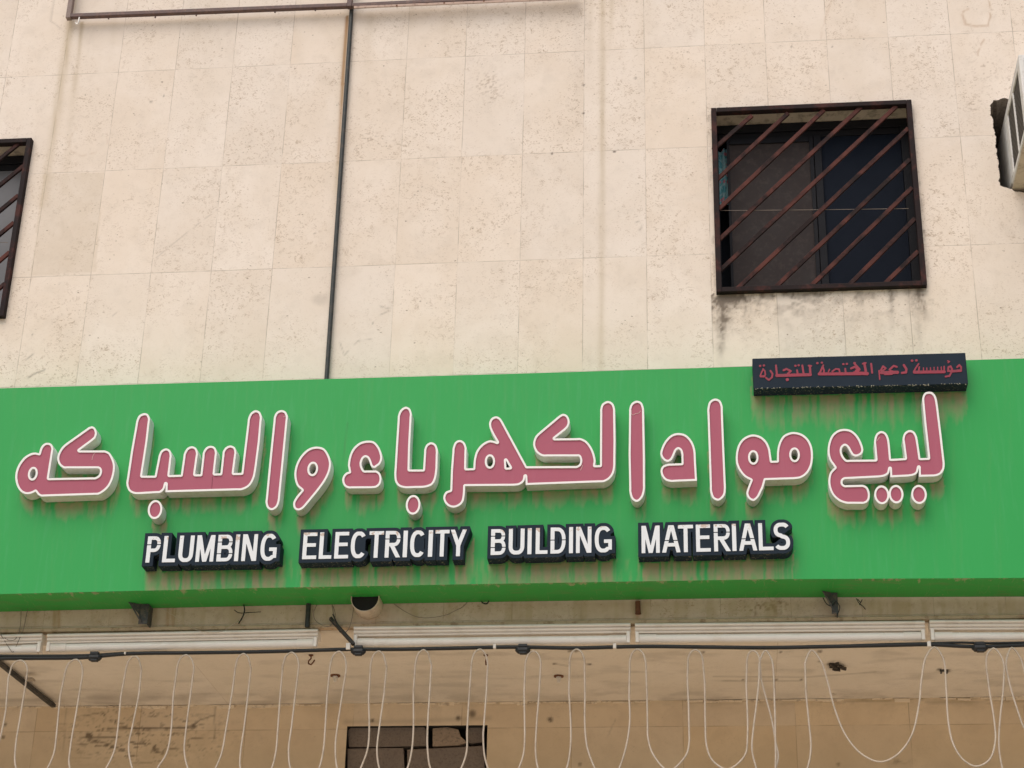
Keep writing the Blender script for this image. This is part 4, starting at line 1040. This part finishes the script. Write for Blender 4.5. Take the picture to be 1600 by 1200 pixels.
# ------------------------------------------------------------------ fluorescent lights under the soffit edge
FIX=[((-345,1001,1031),(66.5,991,1018),'white tube light at the far left edge below the green sign'),
     ((74.5,990.5,1018.5),(497,983.5,1010),'white tube light under the plumbing word, left of the wall gap'),
     ((553,979.5,1010),(985,974,1004.5),'white tube light beneath the building word, right of the dark bar'),
     ((992,974.5,1004),(1444.5,970.5,1000),'white tube light beneath the materials word and steel bracket'),
     ((1452,969.5,1000),(1870,967,1000),'white tube light at the right edge below the green sign')]
YF=.005
for (a,b,lab) in FIX:
    pa,pb=P(a[0],a[1],YF-.03),P(b[0],b[1],YF-.03); qa,qb=P(a[0],a[2],YF-.03),P(b[0],b[2],YF-.03)
    H_=float((pa[2]-qa[2]+pb[2]-qb[2])/2)
    L=float(np.linalg.norm(pb-pa)); ang=math.atan2(float((pb[2]+qb[2])-(pa[2]+qa[2]))/2,float(pb[0]-pa[0]))
    root=thing('tube_light',(pa[0],YF,(pa[2]+qa[2])/2),lab,'light fixture','fluorescent tube lights under the soffit edge')
    def place(name,mb,mat,bev=0,sm=False,par=root):
        o=obj(name,mb,mat,None,smooth=sm,bevel=bev,origin=(0,0,0)); o.parent=par; return o
    h=H_/2
    m=MB(); # housing profile: stepped tray
    prof=[(-.034,h),(-.038,h-.008),(-.036,h-.013),(-.022,h-.016),(-.024,h-.019),(-.033,h-.023),(-.030,h-.030),(-.017,h-.034),(-.020,h-.037),(-.029,h-.041),(-.026,h-.046),(.05,h-.046),(.05,h)]
    n=len(prof); m.add([(0,y,z) for y,z in prof]+[(L,y,z) for y,z in prof],[(i,(i+1)%n,n+(i+1)%n,n+i) for i in range(n)]+[tuple(range(n))[::-1],tuple(range(n,2*n))])
    place('housing',m,M_LAMP)
    zt_=-h+.0235
    m=MB(); m.tube([(.03,-.010,zt_),(L-.03,-.010,zt_)],.0225,16); place('tube',m,M_TUBE,0,'auto')
    for x0_,x1_,xc0,xc1 in ((.002,.020,0.021,.105),(L-.020,L-.002,L-.105,L-.021)):
        m=MB(); m.box(x0_,x1_,-.034,.012,-h+.001,h-.041); place('lamp_holder',m,M_LAMP,.003)
        m=MB(); m.tube([(xc0,-.010,zt_),(xc1,-.010,zt_)],.0252,16); place('end_cap',m,M_LAMP,0,'auto')
    root.rotation_euler=(0,-ang,0)
    root.location=Vector((float(pa[0]),YF,float((pa[2]+qa[2])/2)))

# ------------------------------------------------------------------ black supply cable with inline boxes
YC=-.032
bc=thing('power_cable',P(800,1011,YC),'thick black cable strung below the tube lights with lumpy junction boxes','cable')
cp=[(-60,1031),(0,1029),(60,1028.5),(130,1027.5),(200,1021.5),(300,1020),(400,1018.5),(480,1016.5),(548,1014.5),(620,1014.5),(700,1013),(800,1011),(900,1012.5),(1000,1010),(1100,1011),(1200,1012),(1280,1010.5),(1400,1008),(1452,1007),(1500,1009.5),(1535,1010.5),(1600,1008),(1680,1007)]
sp_=crspline(cp,5); m=MB(); m.tube([P(x,y,YC) for x,y in sp_],.0096,8); obj('cable',m,M_BCABLE,bc,smooth=True)
sp2=crspline([(-60,1024),(0,1024),(80,1024),(140,1023),(190,1020),(260,1018.5)],5); m=MB(); m.tube([P(x,y+1,YC+.012) for x,y in sp2],.008,8); obj('cable',m,M_BCABLE,bc,smooth=True)
sp2=crspline([(1280,1010),(1400,1006),(1500,1004),(1540,1005),(1600,1004),(1680,1003)],5); m=MB(); m.tube([P(x,y,YC+.012) for x,y in sp2],.006,8); obj('cable',m,M_BCABLE,bc,smooth=True)
for x,y,s_ in ((148,1027,1),(560,1017.5,1),(817,1015.5,1),(1531,1012,1.05)):
    c=P(x,y,YC-.006); m=MB(); k_=.030*s_
    ring=[]
    m.tube([c+np.array([t_*k_,0,0]) for t_ in (-1.25,-1.05,-.8,.8,1.05,1.25)],[.007,.013,.020*s_,.020*s_,.013,.007],10)
    m.box(c[0]-.022,c[0]+.022,c[1]-.018,c[1]+.010,c[2]+.012,c[2]+.026)
    m.box(c[0]-.016,c[0]+.020,c[1]-.020,c[1]+.006,c[2]-.024,c[2]-.014)
    obj('junction_box',m,M_BCABLE,bc,bevel=.002)
for x,y,s_ in ((196,1021,.6),(544.5,1010.5,1.5),(773,1010.5,1.0),(960.5,1010,1.1),(1451.5,1007,1.2)):
    c=P(x,y,YC-.004); m=MB(); w_=.0075*s_; hh=.0115*s_; m.box(c[0]-w_,c[0]+w_,c[1]-.012,c[1]+.01,c[2]-hh,c[2]+hh)
    obj('clip',m,simple('white clip',(.7,.66,.6),.5,.1),bc,bevel=.003)

# ------------------------------------------------------------------ looped white cable
YK=-.046
def looped(name,pts,label,extra_y=0,grp='looped white cables'):
    s_=crspline(pts,5)
    ys=[YK+extra_y-.012*math.sin(i*.13) for i in range(len(s_))]
    m=MB(); m.tube([P(x,y,yy) for (x,y),yy in zip(s_,ys)],.0045,8)
    root=thing(name,P(pts[len(pts)//2][0],1200,YK),label,'cable',grp)
    obj('cable_run',m,M_CABLE,root,smooth=True)
    return root
LOOP=[ # apex, left leg downwards, right leg downwards
 [(33,1032),[(18,1042),(13,1060),(9,1110),(0,1155),(-10,1190)],[(43,1047),(40,1070),(30,1130),(24,1170),(25,1200)]],
 [(119,1030.5),[(102,1050),(94,1088),(88,1150),(84,1178),(72,1205)],[(129,1048),(126,1072),(118,1120),(110,1168),(109,1200)]],
 [(211,1025.5),[(197,1045),(189,1088),(184,1140),(178,1175),(165,1202)],[(221,1046),(217,1085),(207,1135),(201,1168),(207,1202)]],
 [(291,1023.5),[(277,1042),(271,1085),(267,1145),(260,1178),(245,1202)],[(303,1044),(297,1090),(290,1145),(288,1175),(294,1202)]],
 [(381,1021.5),[(368,1042),(363,1080),(353,1140),(346,1178),(336,1202)],[(392,1044),(387,1090),(381,1140),(376,1175),(376,1202)]],
 [(456,1019.5),[(442,1040),(438,1085),(434,1140),(431,1175),(424,1202)],[(467,1040),(462,1080),(455,1140),(451,1170),(454,1202)]],
 [(530,1018),[(516,1040),(511,1088),(508,1140),(505,1174),(498,1202)],[(541,1040),(537,1070),(528,1130),(524,1165),(527,1202)]],
 [(592,1017.5),[(579,1040),(576,1090),(577,1142),(574,1172),(563,1202)],[(604,1042),(600,1085),(592,1142),(589,1172),(593,1202)]],
 [(662,1015.5),[(649,1038),(646,1080),(646,1140),(643,1175),(636,1202)],[(674,1040),(671,1088),(668,1140),(668,1170),(673,1202)]],
 [(750,1014.5),[(737,1034),(733,1088),(730,1140),(729,1175),(720,1202)],[(762,1038),(760,1080),(755,1148),(757,1180),(763,1202)]],
 [(834,1017.5),[(821,1036),(819,1080),(820,1148),(818,1178),(810,1202)],[(845,1036),(842,1088),(838,1138),(837,1178),(841,1202)]],
 [(901,1014.5),[(890,1032),(889,1080),(892,1138),(891,1170),(885,1202)],[(913,1032),(914,1080),(914,1138),(918,1170),(930,1202)]],
 [(996,1014.5),[(984,1034),(983,1088),(984,1128),(978,1168),(967,1202)],[(1009,1036),(1011,1090),(1012,1150),(1020,1178)]],
 [(1087,1015.5),[(1075,1030),(1074,1060),(1076,1105),(1077,1158),(1072,1180)],[(1098,1032),(1101,1068),(1102,1130),(1104,1165),(1113,1188)]],
 [(1176,1016.5),[(1167,1033),(1166,1070),(1168,1120),(1168,1150),(1164,1180)],[(1187,1032),(1189,1060),(1198,1095),(1206,1125),(1212,1160),(1216,1182),(1211,1204),(1200,1240)]],
]
bot=[None,(50,1245),(137,1245),(225,1245),(315,1245),(400,1245),(475,1245),(545,1245),(612,1245),(697,1245),(787,1245),(862,1245),(949,1240),(1045,1204),(1137,1202)]
pth=[]
for i,(ap,l,r) in enumerate(LOOP):
    if bot[i] is not None: pth.append(bot[i])
    sh=lambda q:((ap[0]+(q[0]-ap[0])*.62),ap[1]+(q[1]-ap[1])*.26)
    pth+= l[::-1]+[sh(l[0]),ap,sh(r[0])]+r
looped('looped_cable',pth,'long white cable hanging in fifteen tall loops along the left and centre')
p2=[(1190,1235),(1182,1202),(1175,1172),(1177,1140),(1182,1100),(1186,1060),(1187,1034),(1196,1016.5),(1206,1032),(1209,1060),(1211,1120),(1212,1178),(1214,1215),(1238,1245),(1260,1205),(1267,1170),(1264,1130),(1259,1080),(1258,1036),(1268,1016),(1283,1034),(1293,1065),(1305,1110),(1322,1150),(1346,1178),(1375,1190.5),(1401,1180),(1424,1150),(1436,1100),(1440,1060),(1447,1026),(1460,1011),(1474,1030),(1478,1070),(1482,1130),(1490,1164),(1506,1188),(1526,1197.5),(1546,1187),(1555,1160),(1554,1130),(1546,1080),(1541,1042),(1543,1022),(1553,1013),(1567,1032),(1568,1070),(1562,1130),(1561,1170),(1568,1210)]
looped('looped_cable',p2,'white cable with one wide low swag near the right end',-.016)
looped('looped_cable',[(1616,1150),(1602,1140),(1590,1110),(1576,1062),(1572,1034),(1581,1012),(1594,1028),(1601,1052),(1606,1085)],'short piece of white cable looped at the right edge',-.004)

# ------------------------------------------------------------------ small fittings
def dark_bar(a,b,label,wd=.03,dp=.02,extra=None):
    m=MB(); m.bar(a,b,wd,dp,(0,-.3,-1)); root=thing('angle_bar',(np.array(a)+np.array(b))/2,label,'steel bar','steel bars under the soffit')
    obj('bar',m,M_STEEL if extra is None else extra,root,bevel=.002)
    return root
zc=ZS-.035
r_=dark_bar(PZ(-8,1030,zc),PZ(84,1103,zc),'dark steel bar running diagonally under the soffit at lower left',.026,.02,simple('dark bar paint',(.026,.028,.03),.5,.3,(.11,.1,.09),.5,16))
m=MB(); c=PZ(48,1062,zc-.012); m.box(c[0]-.025,c[0]+.02,c[1]-.03,c[1]+.02,c[2]-.004,c[2]+.004); obj('paper_tag',m,simple('torn label',(.35,.3,.24),.8,.2),r_)
dark_bar(P(516,966,-.03),P(553,1007,-.045),'short dark slanting bar in the gap between two tube lights',.022,.015,simple('dark slant bar',(.03,.028,.026),.6,.3,(.15,.11,.08),.5,16))

# round pipe end under the sign
cpx=P(577,947,0.0); m=MB(); n=36; ro=.0725; ri=.0685; L=.125
vs=[];
for rr,yy in ((ro,0.0),(ro,-L),(ri,-L),(ri,.0)):
    for k_ in range(n): q_=2*math.pi*k_/n; vs.append((cpx[0]+rr*math.cos(q_),yy,cpx[2]+rr*math.sin(q_)))
fs=[(s_*n+k_,s_*n+(k_+1)%n,(s_+1)*n+(k_+1)%n,(s_+1)*n+k_) for s_ in range(3) for k_ in range(n)]
m.add(vs,fs); vt=thing('vent_pipe',(cpx[0],0,cpx[2]-ro),'cream round pipe end sticking out just below the green sign','pipe')
obj('pipe_wall',m,M_PVC,vt,smooth='auto')
m=MB(); m.add([(cpx[0]+ri*math.cos(2*math.pi*k_/n),-L+.012,cpx[2]+ri*math.sin(2*math.pi*k_/n)) for k_ in range(n)],[tuple(range(n))]); obj('dark_opening',m,M_DARK,vt)

# rusty stub
m=MB(); a=P(996.5,940,-.012); b=P(997,958,-.012); m.tube([a,b],.013,10); m.tube([b,b+np.array([0,0,-.004])],.015,10)
tag(obj('rusty_stub',m,M_RUST,smooth='auto'),'short rusty metal stub on the wall beneath the green sign','metal stub')

# hooks and anchors on the soffit
def hook(pts,label,mat):
    m=MB(); q_=[PZ(pts[0][0],pts[0][1],ZS-.014)]
    y_=q_[0][1]
    for x,y in pts[1:]: q_.append(P(x,y,y_))
    m.tube(q_,.0042,8); m.tube([q_[0]+np.array([0,0,.001]),q_[0]+np.array([0,0,-.006])],.012,10)
    tag(obj('ceiling_hook',m,mat,smooth='auto'),label,'hook','hooks in the soffit')
hook([(486,1023),(486,1029),(482,1033),(482,1037),(486,1038.5),(490,1034),(491.5,1031)],'dark curved hook hanging from the soffit left of the slanting bar',M_RUST)
hook([(759,1023),(760,1029),(759,1034),(759.5,1039)],'rusty straight hook beside a white cable loop under the building word',M_RUST)
def anchor(x,y,label):
    p=PZ(x,y,ZS-.014); m=MB(); m.tube([p+np.array([0,0,-.006]),p+np.array([0,0,-.018])],.015,6); m.tube([p+np.array([0,0,-.018]),p+np.array([0,0,-.036])],.009,8)
    r=thing('anchor_bolt',p,label,'bolt','anchor bolts in the soffit'); obj('nut',m,M_GALV,r,bevel=.001); m=MB(); m.tube([p+np.array([0,0,.001]),p+np.array([0,0,-.006])],.027,12); obj('washer',m,M_RUST,r)
anchor(524,1055,'shiny anchor bolt in the soffit below the electricity word'); anchor(873,1056,'shiny anchor bolt in the soffit between two narrow loops, below building')
# leftover lamp holder and clamp
p=PZ(1306,1038,ZS-.014); m=MB()
for i in range(10):
    o_=np.array([random.uniform(-.036,.036),random.uniform(-.045,.045),-random.uniform(.0,.022)]); s_=random.uniform(.009,.018)
    m.bar(p+o_,p+o_+np.array([s_*1.6,random.uniform(-.01,.01),-.004]),s_*1.2,s_)
tag(obj('broken_lamp_base',m,simple('burnt lamp base',(.045,.038,.032),.8,.5,(.14,.11,.08),.6,40),bevel=.002),'dark broken lamp base stuck to the soffit at the right','lamp base')
p=PZ(1475,1047,ZS-.014); m=MB(); m.box(p[0]-.022,p[0]+.022,p[1]-.012,p[1]+.012,p[2]-.006,p[2]+.001); m.box(p[0]-.02,p[0]-.010,p[1]-.016,p[1]+.016,p[2]-.016,p[2]-.0062); m.box(p[0]+.010,p[0]+.02,p[1]-.016,p[1]+.016,p[2]-.016,p[2]-.0062)
tag(obj('metal_clamp',m,M_STEEL,bevel=.001),'small grey metal clamp on the soffit behind the right white loop','clamp')
# loose wires under the board
def wire(pts,label,r=.0018,mat=M_WIRE,y=-.03):
    s_=crspline(pts,6); m=MB(); m.tube([P(x,yy,y-.01*math.sin(i*.4)) for i,(x,yy) in enumerate(s_)],r,6)
    tag(obj('loose_wire',m,mat,smooth=True),label,'wire','loose wires under the green sign')
wire([(33,950),(32,975),(29,990),(22,1000),(12,1000),(2,990)],'thin brown wire drooping at the far left below the sign')
wire([(44,948),(36,985),(26,1008),(20,1019),(14,1012),(0,990),(-10,982)],'dark wire bent to a point over the far left tube light')
wire([(256,952),(278,966),(300,981),(320,987),(350,986),(372,970),(378,962)],'pale thin wire sagging left of the plumbing word end',.0016,simple('pale wire',(.48,.40,.31),.6,.1))
wire([(381,945),(382,955),(378,966),(373,974)],'short black wire tail hanging under the end of plumbing',.0035,M_BCABLE)
wire([(366,953),(372,957),(378,958),(390,957),(408,956)],'black wire stub pointing right below the plumbing word',.002,M_BCABLE)
wire([(495,945),(490,958),(492,968),(500,975),(512,979),(520,974),(524,962),(521,948)],'thin wire curled in a wide loop beside the black pipe')
wire([(519,945),(521,958),(526,972),(532,984),(538,989),(545,982),(550,966),(553,945)],'tangled grey wire hanging by the cream pipe end',.002)
wire([(516,966),(524,978),(532,988),(536,986),(528,976),(520,960)],'dark wire knot at the top of the slanting bar',.003,M_BCABLE)
wire([(616,944),(632,955),(652,964),(675,965),(700,960),(722,949),(730,941)],'thin dark wire sagging right of the cream pipe end')
wire([(752,940),(756,943),(761,943),(764,939)],'small black wire hoop peeking from under the sign above building',.0035,M_BCABLE)
wire([(1338,935),(1342,942),(1349,948),(1352,952)],'short dark wire tuft right of the steel bracket',.0022,M_BCABLE)
wire([(1340,936),(1345,941),(1347,937),(1343,945)],'frayed dark wire knot right of the steel bracket',.0022,M_BCABLE)
wire([(1286,934),(1292,944),(1300,947),(1306,940),(1312,948),(1308,962)],'tangled dark wire wrapped round the right steel bracket',.0025,M_BCABLE,-.085)
